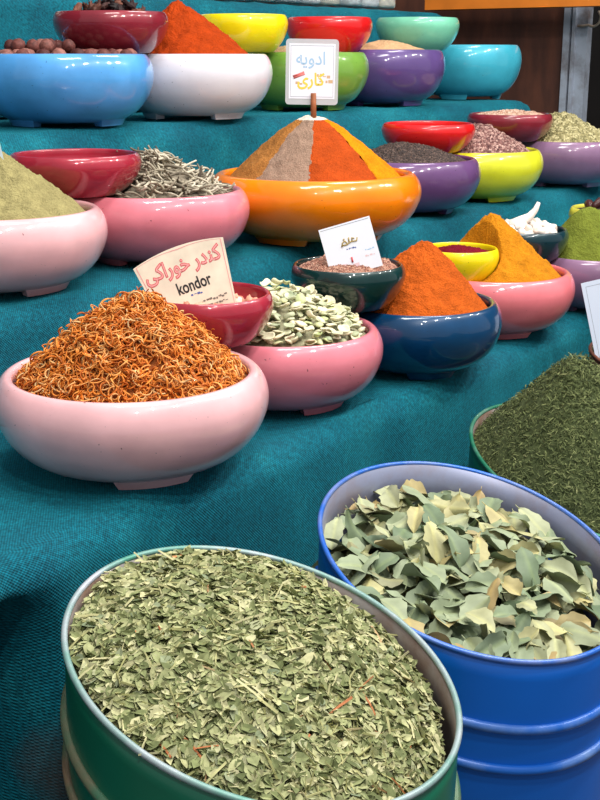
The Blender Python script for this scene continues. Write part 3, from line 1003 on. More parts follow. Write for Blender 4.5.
# brown pods in the yellow green bowl
pod_m = island('brown_pod', [(0, (50, 24, 26)), (1, (84, 44, 42))], obj=True, rough=0.35, noise_scale=60)
pod_me = [mesh_data('brown_pod', *tube_geo([(-0.022, 0, 0), (-0.014, 0.001, 0.003), (0, 0.002, 0.004), (0.014, 0.001, 0.002), (0.023, 0, -0.002)], [0.003, 0.0075, 0.0090, 0.0075, 0.003], 10), pod_m)]
b = BOWLS['s_olive']
for i, (x, y, z, rz, ry) in enumerate([(-0.028, -0.035, 0.010, 0.5, -0.35), (-0.005, -0.05, 0.004, -0.9, 0.3), (0.02, -0.04, 0.006, 0.8, 0.1), (-0.01, 0.0, 0.008, 0.2, 0.0), (0.03, 0.01, 0.006, -0.6, 0.1), (-0.035, 0.02, 0.0, 1.4, 0.0), (0.0, 0.035, 0.004, 0.1, 0.1), (0.0, -0.025, 0.016, 0.1, 0.2), (0.03, -0.02, 0.014, 2.2, 0.1)]):
    place('brown_pod', pod_me[0], (b['p'].x + x, b['p'].y + y, b['rim'] + z), (0, ry, rz), rng.uniform(0.9, 1.1),
          'glossy dark brown pod in the yellow green bowl', 'pod', 'brown pods in the yellow green bowl')
bed('s_olive', lambda x, y: -0.006, 0.84, plain('pod_bed', (58, 32, 30), 0.8), 'pod_bed', 'deeper layer of brown pods in the yellow green bowl', off=0.0)

# ---------------------------------------------------------------- drums
E1 = Vector((UX, UY, 0))
VV = Vector((-UY, UX, 0))
TILT = math.radians(14)
NN = (Vector((0, 0, 1)) * math.cos(TILT) - VV * math.sin(TILT)).normalized()
E2 = NN.cross(E1).normalized()
GEN = (Vector((0, 0, -1)) + VV * 0.03).normalized()

class Drum:
    def __init__(self, name, label, cen, axes, ang, outer, inner, rim_m, rib_m, ribs=(0.068, 0.110), seam=None):
        self.c = cen
        ca, sa = math.cos(ang), math.sin(ang)
        self.A = (E1 * ca + E2 * sa) * axes[0]
        self.B = (-E1 * sa + E2 * ca) * axes[1]
        self.root = empty(name, (cen.x, cen.y, 0))
        tag(self.root, label, 'drum', 'metal drums in front of the stall')
        off = Vector((cen.x, cen.y, 0))
        n = 128
        ring = [self.pt(math.cos(2 * PI * i / n), math.sin(2 * PI * i / n)) for i in range(n)]
        vs, fs, mi = [], [], []
        levels = [0.0, 0.02, 0.05, 0.09, 0.14, 0.2, 0.3, 0.42]
        for d in levels:
            vs += [p + GEN * d for p in ring]
        vs += [p + GEN * ((p.z - 0.002) / -GEN.z) for p in ring]
        L = len(levels)
        for j in range(L):
            for i in range(n):
                a, b_ = j * n + i, j * n + (i + 1) % n
                fs.append((a, a + n, b_ + n, b_)); mi.append(0)
        fs.append(tuple(L * n + i for i in range(n))); mi.append(0)
        st = len(vs)
        inn = [cen + (p - cen) * 0.984 for p in ring]
        for d in (0.0, 0.03, 0.07, 0.16):
            vs += [p + GEN * d for p in inn]
        for j in range(3):
            for i in range(n):
                a, b_ = st + j * n + i, st + j * n + (i + 1) % n
                fs.append((a, b_, b_ + n, a + n)); mi.append(1)
        fs.append(tuple(st + 3 * n + i for i in range(n - 1, -1, -1))); mi.append(1)
        for i in range(n):
            fs.append((i, (i + 1) % n, st + (i + 1) % n, st + i)); mi.append(0)
        mesh_obj('drum_body', [p - off for p in vs], fs, [outer, inner], self.root, mat_idx=mi)
        v_, f_ = tube_geo([cen + (p - cen) * 0.998 for p in ring], 0.0027, 10, True)
        mesh_obj('rim', [p - off for p in v_], f_, rim_m, self.root)
        for d in ribs:
            v_, f_ = tube_geo([cen + (p - cen) * 1.004 + GEN * d for p in ring], 0.0048, 10, True)
            mesh_obj('rib', [p - off for p in v_], f_, rib_m, self.root)
        if seam is not None:
            p = self.pt(math.cos(seam) * 0.975, math.sin(seam) * 0.975)
            v_, f_ = tube_geo([p + GEN * d for d in (-0.004, 0.02, 0.05)], 0.0016, 6)
            mesh_obj('seam', [q - off for q in v_], f_, plain('seam_line', (96, 100, 120), 0.5, 0.5), self.root)
    def pt(self, s, t, h=0.0):
        return self.c + self.A * s + self.B * t + NN * h

steel = worn_metal('bare_steel_inside', (150, 146, 144), (112, 78, 56), 0.55, 0.5, 0.35)
steel_blue = worn_metal('bluish_steel_inside', (140, 146, 172), (134, 118, 118), 0.62, 0.45, 0.35)
green_p = paint('green_drum_paint', (22, 108, 82), (120, 150, 136), 0.71)
blue_p = paint('blue_drum_paint', (10, 98, 198), (120, 150, 200), 0.72)
rim_g = worn_metal('worn_green_rim', (70, 140, 122), (176, 178, 188), 0.52, 0.45, 0.2)
rim_b = worn_metal('worn_blue_rim', (36, 100, 196), (140, 150, 180), 0.60, 0.35, 0.2)
rim_dg = worn_metal('deep_green_rim', (24, 110, 82), (120, 150, 140), 0.66, 0.4, 0.2)
rib_g = worn_metal('worn_green_rib', (28, 116, 88), (150, 120, 96), 0.60, 0.4, 0.2)
rib_b = worn_metal('worn_blue_rib', (24, 96, 190), (120, 150, 196), 0.66, 0.35, 0.1)

dG = Drum('green_drum', 'green metal drum nearest the camera, full of dried green herb', at(0.683, 0.530, 0.764), (0.1690, 0.1495), math.radians(-98.1), green_p, steel, rim_g, rib_g)
dB = Drum('blue_drum', 'blue metal drum filled with dried bay leaves', at(1.029, 0.5225, 0.742), (0.1855, 0.161), math.radians(-147.8), blue_p, steel_blue, rim_b, rib_b, seam=None)
dD = Drum('green_drum', 'dark green metal drum with a tall dark dill heap behind the blue drum', at(1.412, 0.548, 0.715), (0.19, 0.16), math.radians(-130), paint('deep_green_paint', (10, 92, 66), (100, 140, 120), 0.72), steel, rim_dg, rib_g)
dR = Drum('brown_drum', 'rust brown rimmed drum at the right edge behind the dill heap', at(1.82, 0.645, 0.762), (0.082, 0.080), 0.0, worn_metal('rusty_paint', (96, 60, 46), (60, 36, 28), 0.5, 0.7, 0.1), steel, worn_metal('rusty_rim', (120, 68, 48), (80, 46, 36), 0.5, 0.7, 0.1), rib_g)

def rightness(s, t, d):
    w = d.A * s + d.B * t
    return w.x / 0.17

def herb(d, hfun, name, label, n, templ, size, mats, tilt, stretch=(1, 1, 1), extra=None, bed_off=0.006, rmax=0.965):
    """a bed plus thousands of loose flakes lying on it"""
    off = d.c
    vs, fs = [], []
    RG, SG = 44, 110
    for i in range(RG + 1):
        for k in range(SG):
            a = 2 * PI * k / SG
            s_, t_ = i / RG * 0.972 * math.cos(a), i / RG * 0.972 * math.sin(a)
            vs.append(d.pt(s_, t_, hfun(s_, t_) - bed_off) - off)
    for i in range(RG):
        for k in range(SG):
            a0 = i * SG + k; a1 = i * SG + (k + 1) % SG
            fs.append((a0, a0 + SG, a1 + SG, a1))
    groups = [(vs, fs)]
    def pieces(n, templ, size, tilt):
        rr = np.sqrt(rng.uniform(0, 1, n)) * rmax; aa = rng.uniform(0, 2 * PI, n)
        pos = np.zeros((n, 3)); nor = np.zeros((n, 3))
        for i in range(n):
            s_, t_ = rr[i] * math.cos(aa[i]), rr[i] * math.sin(aa[i])
            h = hfun(s_, t_)
            p = d.pt(s_, t_, h + rng.uniform(-0.005, 0.004)) - off
            e = 0.02
            px = d.pt(s_ + e, t_, hfun(s_ + e, t_)) - d.pt(s_ - e, t_, hfun(s_ - e, t_))
            py = d.pt(s_, t_ + e, hfun(s_, t_ + e)) - d.pt(s_, t_ - e, hfun(s_, t_ - e))
            nv = px.cross(py)
            if nv.z < 0:
                nv = -nv
            pos[i] = p; nor[i] = nv
        R_ = align_matrices(nor) @ rot_matrices(n, tilt)
        sc_ = rng.uniform(size[0], size[1], (n, 1)) * np.array([[1, 1, 1]]) * rng.uniform(0.7, 1.3, (n, 3))
        return scatter_geo(templ[0], templ[1], pos, R_, sc_)
    groups.append(pieces(n, templ, size, tilt))
    for ex in (extra or []):
        groups.append(pieces(*ex))
    v_, f_, mi = join_geo(groups)
    o = mesh_obj(name, v_, f_, mats, loc=off, mat_idx=mi, smooth=False)
    tag(o, label, 'herb heap', 'herb heaps in the drums', 'stuff')
    return o

leaf_t = ([(-.5, 0, .02), (-.15, .26, .10), (.5, .02, -.02), (-.1, -.24, .08), (.05, .0, -.03), (.28, .2, .02), (.25, -.18, .06)],
          [(0, 3, 4), (0, 4, 1), (1, 4, 5), (3, 6, 4), (4, 6, 2), (4, 2, 5)])
stalk_t = ([(-.5, -.035, 0), (-.5, .035, 0), (0, .04, .05), (0, -.03, .05), (.5, .03, 0.02), (.5, -.03, .02), (-.5, 0, .06), (0, 0, .1), (.5, 0, .07)],
           [(0, 3, 2, 1), (3, 5, 4, 2), (0, 6, 7, 3), (3, 7, 8, 5), (1, 2, 7, 6), (2, 4, 8, 7)])
def hG(s_, t_):
    r2 = s_ * s_ + t_ * t_
    q = Vector((s_ * 3, t_ * 3, 0))
    right = rightness(s_, t_, dG)
    return -0.004 + 0.026 * (1 - r2) - 0.030 * max(0, right) ** 1.5 + 0.005 * noise.noise(q) + 0.003 * noise.noise(q * 3.3)
herb_stops = [(0, (96, 104, 66)), (0.25, (130, 138, 92)), (0.5, (156, 160, 114)), (0.72, (176, 176, 130)), (0.9, (194, 190, 148)), (1, (124, 136, 106))]
herb_m = island('green_herb_flakes', herb_stops, rough=0.8, noise_scale=200)
stalk_m = island('herb_stalks', [(0, (150, 150, 96)), (0.5, (190, 186, 134)), (0.93, (206, 200, 156)), (0.97, (196, 120, 76)), (1, (200, 130, 90))], rough=0.8)
herb(dG, hG, 'herb_heap', 'crumbled grey green dried herb heaped in the nearest green drum', 15000, leaf_t, (0.0075, 0.0155), [plain('herb_bed', (74, 82, 50), 0.95, var=0.3, scale=90), herb_m, stalk_m], 0.60,
     extra=[(1300, stalk_t, (0.012, 0.026), 0.35)], rmax=0.945)

APEX_OFF = Vector((-0.070, 0.005, 0))
APX = (APEX_OFF.dot(dD.A) / dD.A.length_squared, APEX_OFF.dot(dD.B) / dD.B.length_squared)
def hD(s_, t_):
    # steep dark dill heap, its peak well above the rim and towards the wall of the stall
    r2 = s_ * s_ + t_ * t_
    w = dD.A * s_ + dD.B * t_
    q = Vector((s_ * 3.2, t_ * 3.2, 4))
    fr = max(0.0, heap_height(s_, t_, 1.0, 1.0, APX[0], APX[1], 1.0, 0.14))
    cone = 0.172 * fr ** (1.0 + 0.9 * max(0.0, (w.x - APEX_OFF.x) / 0.17))
    edge = max(0.0, (math.sqrt(r2) - 0.80) / 0.20)
    return -0.016 + cone - w.z * (1 - r2) - 0.012 * edge * edge + 0.006 * noise.noise(q) + 0.005 * noise.noise(q * 3.1) + 0.0035 * noise.noise(q * 9.0)
dill_t = ([(-.5, -.06, 0), (-.5, .06, 0), (0, .09, .12), (0, -.09, .12), (.5, .04, 0), (.5, -.04, 0)], [(0, 3, 2, 1), (3, 5, 4, 2)])
dill_m = island('dark_dill_flakes', [(0, (62, 72, 42)), (0.4, (88, 98, 58)), (0.8, (108, 116, 72)), (0.97, (124, 130, 84)), (1, (150, 152, 104))], rough=0.85, noise_scale=200)
herb(dD, hD, 'herb_heap', 'tall mound of dark green dried dill in the dark green drum', 27000, dill_t, (0.0035, 0.0085), [plain('dill_bed', (66, 76, 40), 0.95, var=0.35, scale=160), dill_m], 0.7, rmax=0.97, bed_off=0.004)
def hR(s_, t_):
    return -0.006 + 0.02 * (1 - s_ * s_ - t_ * t_) + 0.004 * noise.noise(Vector((s_ * 4, t_ * 4, 9)))
herb(dR, hR, 'herb_heap', 'brownish green dried herb in the rust brown drum at the right edge', 2000, leaf_t, (0.006, 0.012), [plain('brown_herb_bed', (76, 74, 50), 0.95, var=0.3, scale=120), island('brown_green_flakes', [(0, (84, 88, 60)), (0.5, (122, 122, 86)), (1, (160, 150, 112))], rough=0.85)], 0.6)

# ---- bay leaves
def bay_geo(L, W, curl, fold, wave, sd):
    vs, fs = [], []
    n, m = 14, 6
    for i in range(n + 1):
        t = i / n
        w = W * 0.5 * (math.sin(PI * t ** 0.85) ** 0.75) * (1 + 0.10 * math.sin(7 * t * PI + sd)) + 0.0004
        for j in range(m + 1):
            q = -1 + 2 * j / m
            x = (t - 0.5) * L
            y = q * w + 0.06 * W * math.sin(t * PI * 1.3 + sd)
            z = curl * math.sin(PI * t) + fold * abs(q) * w / W * 2 + wave * math.sin(t * 9 + sd * 2 + q * 1.5) * abs(q)
            z -= 0.0006 * math.exp(-(q / 0.16) ** 2)
            vs.append((x, y, z))
    for i in range(n):
        for j in range(m):
            a = i * (m + 1) + j
            fs.append((a, a + m + 1, a + m + 2, a + 1))
    st = len(vs)
    tv, tf = tube_geo([(L * 0.5 - 0.001, 0.06 * W * math.sin(PI * 1.3 + sd), 0), (L * 0.5 + 0.006, 0.06 * W * math.sin(PI * 1.3 + sd) + 0.001, 0.0006)], [0.0006, 0.0005], 5)
    vs += [tuple(p) for p in tv]
    fs += [tuple(st + q for q in g) for g in tf]
    return vs, fs
def bay_material():
    k = NT('dried_bay_leaf')
    src = k.n('ShaderNodeObjectInfo').outputs['Random']
    col = k.ramp(src, [(p, lin(c)) for p, c in [(0, (100, 118, 92)), (0.2, (126, 140, 112)), (0.45, (146, 156, 126)), (0.65, (164, 168, 134)), (0.82, (176, 172, 126)), (0.93, (164, 142, 98)), (1, (116, 132, 108))]])
    tc = k.n('ShaderNodeTexCoord')
    nz = k.n('ShaderNodeTexNoise', Scale=55.0, Detail=4.0)
    k.l(tc.outputs['Object'], nz.inputs['Vector'])
    mr = k.n('ShaderNodeMapRange')
    mr.inputs['From Min'].default_value = 0.3; mr.inputs['From Max'].default_value = 0.7
    mr.inputs['To Min'].default_value = 0.82; mr.inputs['To Max'].default_value = 1.14
    k.l(nz.outputs['Fac'], mr.inputs['Value'])
    sep = k.n('ShaderNodeSeparateXYZ'); k.l(tc.outputs['Object'], sep.inputs[0])
    ab = k.n('ShaderNodeMath', operation='ABSOLUTE'); k.l(sep.outputs[1], ab.inputs[0])
    rib = k.ramp(ab.outputs[0], [(0.0005, (1.18, 1.16, 1.0, 1)), (0.0011, (1, 1, 1, 1))])
    mu = k.n('ShaderNodeVectorMath', operation='MULTIPLY'); k.l(col, mu.inputs[0]); k.l(mr.outputs['Result'], mu.inputs[1])
    mu2 = k.n('ShaderNodeVectorMath', operation='MULTIPLY'); k.l(mu.outputs[0], mu2.inputs[0]); k.l(rib, mu2.inputs[1])
    k.l(mu2.outputs[0], k.b.inputs['Base Color'])
    k.b.inputs['Roughness'].default_value = 0.55
    k.b.inputs['Specular IOR Level'].default_value = 0.3
    return k.m
bay_m = bay_material()
bay_par = [(0.062, 0.031, 0.004, 0.003, 0.0012, 0.3), (0.056, 0.027, -0.004, 0.006, 0.0018, 1.7), (0.066, 0.028, 0.008, -0.003, 0.0016, 2.6), (0.050, 0.030, 0.002, 0.008, 0.0022, 4.1), (0.058, 0.025, -0.007, 0.002, 0.0026, 5.2), (0.045, 0.028, 0.005, 0.005, 0.0012, 0.9), (0.064, 0.026, 0.010, 0.007, 0.003, 3.3)]
bay_geos = [bay_geo(*q) for q in bay_par]
bay_me = [mesh_data('bay_leaf', *g, bay_m) for g in bay_geos]
def hB(s_, t_):
    right = rightness(s_, t_, dB)
    q = Vector((s_ * 2.4, t_ * 2.4, 2))
    back = (dB.A * s_ + dB.B * t_).dot(VV) / 0.16
    return -0.025 + 0.012 * (1 - s_ * s_ - t_ * t_) - 0.008 * max(0, right) - 0.006 * max(0, back) + 0.007 * noise.noise(q)
# deeper leaves as one mass
bv, bf = [], []
for i in range(240):
    rr = 0.88 * math.sqrt(rng.uniform()); a = rng.uniform(0, 2 * PI)
    p = dB.pt(rr * math.cos(a), rr * math.sin(a), hB(rr * math.cos(a), rr * math.sin(a)) - rng.uniform(0.034, 0.042)) - dB.c
    g = bay_geos[i % 7]
    mt = Matrix.Rotation(rng.uniform(0, 6.28), 3, 'Z') @ Matrix.Rotation(rng.normal(0, 0.3), 3, 'X')
    o_ = len(bv)
    bv += [tuple(mt @ Vector(q) * 0.9 + p) for q in g[0]]
    bf += [tuple(o_ + q for q in h) for h in g[1]]
base_v, base_f = [], []
for i in range(25):
    for k in range(72):
        a = 2 * PI * k / 72
        s_, t_ = 0.972 * i / 24 * math.cos(a), 0.972 * i / 24 * math.sin(a)
        base_v.append(dB.pt(s_, t_, hB(s_, t_) - 0.047) - dB.c)
for i in range(24):
    for k in range(72):
        a0 = i * 72 + k; a1 = i * 72 + (k + 1) % 72
        base_f.append((a0, a0 + 72, a1 + 72, a1))
v, f, mi = join_geo([(base_v, base_f), (bv, bf)])
o = mesh_obj('bay_leaf_bed', v, f, [plain('leaf_litter', (84, 84, 58), 0.9, var=0.4, scale=60), island('deep_bay_leaves', [(0, (104, 116, 84)), (0.5, (140, 146, 108)), (1, (150, 138, 96))])], loc=dB.c, mat_idx=mi)
tag(o, 'deeper layer of bay leaves in the blue drum', 'leaf heap', None, 'stuff')
pts = []
tries = 0
while len(pts) < 297 and tries < 40000:
    tries += 1
    rr = 0.90 * math.sqrt(rng.uniform()); a = rng.uniform(0, 2 * PI)
    s_, t_ = rr * math.cos(a), rr * math.sin(a)
    lay = len(pts) // 99
    p = dB.pt(s_, t_)
    if any((p - q).length < 0.0175 for q in pts[lay * 99:]):
        continue
    pts.append(p)
    h = hB(s_, t_) - 0.012 + lay * 0.007 + rng.uniform(-0.002, 0.003)
    hd = rng.uniform(0, 2 * PI)
    # keep leaf tips inside the wall
    steep = rng.normal(0, 0.36) if rr < 0.8 else rng.normal(0, 0.18)
    mt = Matrix.Rotation(TILT * 0.9, 3, Vector((UX, UY, 0))) @ Matrix.Rotation(hd, 3, 'Z') @ Matrix.Rotation(steep, 3, 'Y') @ Matrix.Rotation(rng.normal(0, 0.45) + (PI if rng.uniform() < 0.4 else 0), 3, 'X')
    sc_ = rng.uniform(0.62, 1.02)
    ax = mt @ Vector((1, 0, 0))
    pos = dB.pt(s_, t_, h)
    # slide inwards until both ends clear the wall
    for _ in range(30):
        worst = 0
        for sg in (-1, 1):
            e = pos + ax * sg * 0.034 * sc_ - dB.c
            ss, tt = e.dot(dB.A) / dB.A.length_squared, e.dot(dB.B) / dB.B.length_squared
            worst = max(worst, math.hypot(ss, tt))
        if worst < 0.965:
            break
        pos = pos + (dB.pt(0, 0, h) - pos) * 0.04
    place('bay_leaf', bay_me[len(pts) % 7], pos, mt.to_euler(), sc_, 'dried grey green bay leaf lying in the blue drum', 'bay leaf', 'bay leaves in the blue drum')

# ---------------------------------------------------------------- cards
def slab_geo(outline, th):
    """flat card from an outline in x, z, facing -Y"""
    n = len(outline)
    vs = [(x, -th / 2, z) for x, z in outline] + [(x, th / 2, z) for x, z in outline]
    fs = [tuple(range(n)), tuple(range(2 * n - 1, n - 1, -1))]
    for i in range(n):
        j = (i + 1) % n
        fs.append((j, i, n + i, n + j))
    return vs, fs

def text_geo(s_, size, bold=0.0):
    c = bpy.data.curves.new('lettering', 'FONT')
    c.body = s_; c.size = size; c.align_x = 'CENTER'; c.offset = bold
    o = bpy.data.objects.new('lettering', c)
    COL.objects.link(o)
    bpy.context.view_layer.update()
    ev = o.evaluated_get(bpy.context.evaluated_depsgraph_get())
    me = ev.to_mesh()
    vs = [(v_.co.x, 0, v_.co.y) for v_ in me.vertices]
    fs = [tuple(p.vertices) for p in me.polygons]
    ev.to_mesh_clear()
    bpy.data.objects.remove(o); bpy.data.curves.remove(c)
    return vs, fs

def put(geo, x, z, rot=0.0, y=0.0, sx=1.0, sz=1.0):
    c_, s_ = math.cos(rot), math.sin(rot)
    return [((vx * sx) * c_ - (vz * sz) * s_ + x, y, (vx * sx) * s_ + (vz * sz) * c_ + z) for vx, vy, vz in geo[0]], geo[1]

def rect(x0, x1, z0, z1, y=0.0):
    return [(x0, y, z0), (x1, y, z0), (x1, y, z1), (x0, y, z1)], [(0, 1, 2, 3)]

def scribble(x0, x1, z, y, h, seed, rot=0.0):
    """a line of print too small to read: little strokes"""
    r_ = random.Random(seed)
    vs, fs = [], []
    x = x0
    while x < x1:
        w = h * r_.uniform(0.4, 1.3)
        zz = z + h * r_.uniform(-0.3, 0.3) + (x - x0) * math.tan(rot)
        hh = h * r_.uniform(0.25, 0.9)
        o_ = len(vs)
        vs += [(x, y, zz - hh / 2), (x + w, y, zz - hh / 2), (x + w, y, zz + hh / 2), (x, y, zz + hh / 2)]
        fs.append((o_, o_ + 1, o_ + 2, o_ + 3))
        x += w + h * r_.uniform(0.05, 0.5)
    return vs, fs

def frame_geo(outline, inset, wd, y):
    cx = sum(p[0] for p in outline) / len(outline); cz = sum(p[1] for p in outline) / len(outline)
    def ins(d):
        out = []
        for x, z in outline:
            l_ = math.hypot(x - cx, z - cz)
            out.append((cx + (x - cx) * (1 - d / l_ * 1.3), cz + (z - cz) * (1 - d / l_ * 1.3)))
        return out
    a, b_ = ins(inset), ins(inset + wd)
    n = len(a)
    vs = [(x, y, z) for x, z in a] + [(x, y, z) for x, z in b_]
    return vs, [(i, (i + 1) % n, n + (i + 1) % n, n + i) for i in range(n)]

ink_black = plain('black_ink', (28, 24, 26), 0.6)
ink_red = plain('red_ink', (214, 88, 92), 0.6)
ink_pale_red = plain('pale_red_ink', (228, 150, 150), 0.6)
ink_blue = plain('pale_blue_ink', (146, 190, 226), 0.6)
ink_navy = plain('navy_ink', (70, 90, 160), 0.6)
ink_yellow = plain('yellow_ink', (232, 206, 74), 0.6)
ink_gold = plain('gold_ink', (176, 150, 84), 0.6)
ink_grey = plain('grey_ink', (150, 156, 168), 0.6)
ink_brown = plain('brown_ink', (206, 170, 130), 0.6)
paper = plain('white_card', (232, 234, 242), 0.35, var=0.03, scale=20)
cream = plain('cream_card', (232, 218, 196), 0.3, var=0.12, scale=45)

# fan shaped card
card = empty('price_card', (0, 0, 0))
tag(card, 'cream fan shaped card with pink outlined script and the word kondor', 'card', 'printed cards in the bowls')
top = [(-0.0515 + 0.103 * t, 0.0395 + 0.0075 * (1 - (2 * t - 1) ** 2)) for t in np.linspace(0, 1, 15)]
fan = top[::-1] + [(-0.037, -0.050), (0.039, -0.050)]
fan = [(-0.037, -0.050), (0.039, -0.050)] + top[::-1]
v, f = slab_geo(fan, 0.001)
mesh_obj('card_sheet', v, f, cream, card, smooth=False)
v, f = frame_geo(fan, 0.0022, 0.0007, -0.0007)
mesh_obj('border_line', v, f, ink_pale_red, card, smooth=False)
per = "\uFBFD\uFB90\uFE8D\uFEAD\uFEEE\uFEA7 \uFEAD\uFEAA\uFEE8\uFB90"
g = text_geo(per, 0.0215, 0.0008)
mesh_obj('script_outline', *put(g, 0.0, 0.0195, 0.0, -0.0007, 0.84, 1.04), ink_red, card, smooth=False)
g = text_geo(per, 0.0215, -0.0001)
mesh_obj('script_fill', *put(g, 0.0, 0.0195, 0.0, -0.0009, 0.84, 1.04), plain('pale_pink_ink', (232, 158, 156), 0.6), card, smooth=False)
g = text_geo('kondor', 0.0185, 0.0004)
mesh_obj('latin_word', *put(g, 0.005, -0.0035, 0.02, -0.0007, 0.70, 1.0), ink_black, card, smooth=False)
mesh_obj('small_print', *join_geo([scribble(-0.030, 0.034, -0.019, -0.0007, 0.0026, 3), scribble(-0.010, 0.034, -0.0245, -0.0007, 0.0024, 4)])[:2], plain('small_print_ink', (110, 100, 92), 0.6), card, smooth=False)
mesh_obj('blue_note', *scribble(-0.002, 0.009, -0.0085, -0.0007, 0.0026, 5), ink_navy, card, smooth=False)
mesh_obj('gold_note', *join_geo([scribble(-0.018, 0.030, -0.0345, -0.0007, 0.0032, 6), scribble(-0.026, 0.02, -0.029, -0.0007, 0.0026, 8)])[:2], plain('ochre_ink', (216, 190, 130), 0.6), card, smooth=False)
FAN_CARD = card

# card of the bottle green bowl
card = empty('price_card', (0, 0, 0))
tag(card, 'small tilted white card with gold script in the bottle green bowl', 'card', 'printed cards in the bowls')
sq = [(-0.035, -0.036), (0.035, -0.036), (0.035, 0.032), (-0.035, 0.032)]
v, f = slab_geo(sq, 0.001)
mesh_obj('card_sheet', v, f, paper, card, smooth=False)
mesh_obj('border_line', *rect(-0.033, 0.033, 0.0292, 0.0299, -0.0007), ink_grey, card, smooth=False)
def stroke_geo(paths, r, y):
    gs = []
    for pth in paths:
        gs.append(tube_geo([(x, y, z) for x, z in pth], r, 6))
    return join_geo(gs)[:2]
mesh_obj('gold_script', *stroke_geo([[(-0.010, 0.004), (-0.004, 0.0035), (0.003, 0.006), (0.010, 0.005), (0.012, 0.009)], [(-0.011, 0.002), (-0.009, 0.007), (-0.005, 0.009), (-0.003, 0.005)], [(0.0, 0.006), (0.001, 0.012)], [(0.004, 0.006), (0.005, 0.0105), (0.008, 0.009)], [(-0.007, 0.010), (-0.005, 0.012)]], 0.0010, -0.0007), ink_gold, card)
mesh_obj('blue_word', *scribble(-0.006, 0.008, -0.0025, -0.0007, 0.0028, 9), ink_navy, card, smooth=False)
mesh_obj('pink_motif', *join_geo([scribble(-0.024, -0.002, -0.024, -0.0007, 0.006, 10), scribble(0.016, 0.028, -0.018, -0.0007, 0.0035, 12)])[:2], plain('blush_ink', (226, 196, 200), 0.6), card, smooth=False)
mesh_obj('red_mark', *stroke_geo([[(-0.002, -0.014), (-0.0025, -0.021)]], 0.0014, -0.0007), ink_red, card)
mesh_obj('blue_note', *scribble(0.018, 0.028, -0.010, -0.0007, 0.002, 13), ink_blue, card, smooth=False)
SEED_CARD = card

# laminated sign on a stick in the four coloured cone
sign = empty('stick_sign', (0, 0, 0))
tag(sign, 'laminated white sign on a wooden stick in the four coloured spice cone', 'sign', 'printed cards in the bowls')
def rrect(w, h, r, n=5):
    out = []
    for cx_, cz_, a0 in ((w - r, -h + r, -PI / 2), (w - r, h - r, 0), (-w + r, h - r, PI / 2), (-w + r, -h + r, PI)):
        for i in range(n + 1):
            a = a0 + PI / 2 * i / n
            out.append((cx_ + r * math.cos(a), cz_ + r * math.sin(a)))
    return out
lam = NT('laminating_film')
lam.b.inputs['Base Color'].default_value = lin((214, 216, 220))
lam.b.inputs['Roughness'].default_value = 0.25
lam.b.inputs['Alpha'].default_value = 0.62
v, f = slab_geo(rrect(0.0435, 0.0525, 0.006), 0.0008)
mesh_obj('laminate', v, f, lam.m, sign, smooth=False)
v, f = slab_geo([(-0.038, -0.043), (0.038, -0.043), (0.038, 0.045), (-0.038, 0.045)], 0.0014)
mesh_obj('card_sheet', v, f, paper, sign, smooth=False)
mesh_obj('border_line', *frame_geo([(-0.038, -0.043), (0.038, -0.043), (0.038, 0.045), (-0.038, 0.045)], 0.003, 0.0006, -0.0009), ink_grey, sign, smooth=False)
g = text_geo("\uFEEA\uFBFE\uFEED\uFEA9\uFE8D", 0.030, 0.0003)
mesh_obj('blue_script', *put(g, -0.002, 0.012, 0, -0.0009, 0.85, 0.95), plain('script_blue_ink', (160, 196, 224), 0.6), sign, smooth=False)
g = text_geo("\uFBFC\uFEAD\uFE8E\uFB90", 0.030, 0.0007)
mesh_obj('yellow_script', *put(g, -0.002, -0.021, 0, -0.0010, 0.8, 0.9), ink_yellow, sign, smooth=False)
mesh_obj('red_motif', *stroke_geo([[(-0.031, -0.007), (-0.022, -0.004), (-0.013, 0.000)], [(-0.030, -0.010), (-0.020, -0.006), (-0.012, -0.003)]], 0.0017, -0.0004), plain('motif_red_ink', (222, 120, 116), 0.6), sign)
mesh_obj('brown_motif', *join_geo([scribble(0.008, 0.026, -0.006, -0.0008, 0.006, 21), scribble(0.012, 0.028, -0.014, -0.0008, 0.006, 22), scribble(-0.027, -0.016, -0.019, -0.0008, 0.005, 23)])[:2], ink_brown, sign, smooth=False)
sv, sf = tube_geo([(0.004, -0.004, -0.075), (0.0030, -0.004, -0.034)], [0.0050, 0.0044], 8)
mesh_obj('stick', sv, sf, plain('stick_wood', (150, 84, 44), 0.7, var=0.25, scale=90), sign)
STICK_SIGN = sign

# cards at the two edges of the picture
card = empty('price_card', (0, 0, 0))
tag(card, 'large white card at the right edge standing in the rust brown drum', 'card', 'printed cards in the bowls')
v, f = slab_geo([(-0.065, -0.09), (0.065, -0.09), (0.065, 0.06), (-0.065, 0.06)], 0.0012)
mesh_obj('card_sheet', v, f, plain('bluish_card', (214, 222, 240), 0.3), card, smooth=False)
mesh_obj('border_line', *frame_geo([(-0.065, -0.09), (0.065, -0.09), (0.065, 0.06), (-0.065, 0.06)], 0.007, 0.0007, -0.0008), ink_grey, card, smooth=False)
EDGE_CARD = card
card = empty('price_card', (0, 0, 0))
tag(card, 'pale card edge standing in the khaki powder at the left edge', 'card', 'printed cards in the bowls')
v, f = slab_geo([(-0.075, -0.05), (0.0, -0.05), (0.0, 0.04), (-0.075, 0.04)], 0.001)
mesh_obj('card_sheet', v, f, plain('pale_grey_card', (190, 206, 214), 0.3), card, smooth=False)
LEFT_CARD = card

def pose(o, loc, roll, lean=0.0, yaw=0.0, size=1.0):
    o.matrix_world = Matrix.Translation(loc) @ Matrix.Rotation(yaw, 4, 'Z') @ Matrix.Rotation(lean, 4, 'X') @ Matrix.Rotation(-roll, 4, 'Y') @ Matrix.Diagonal((size, size, size, 1))

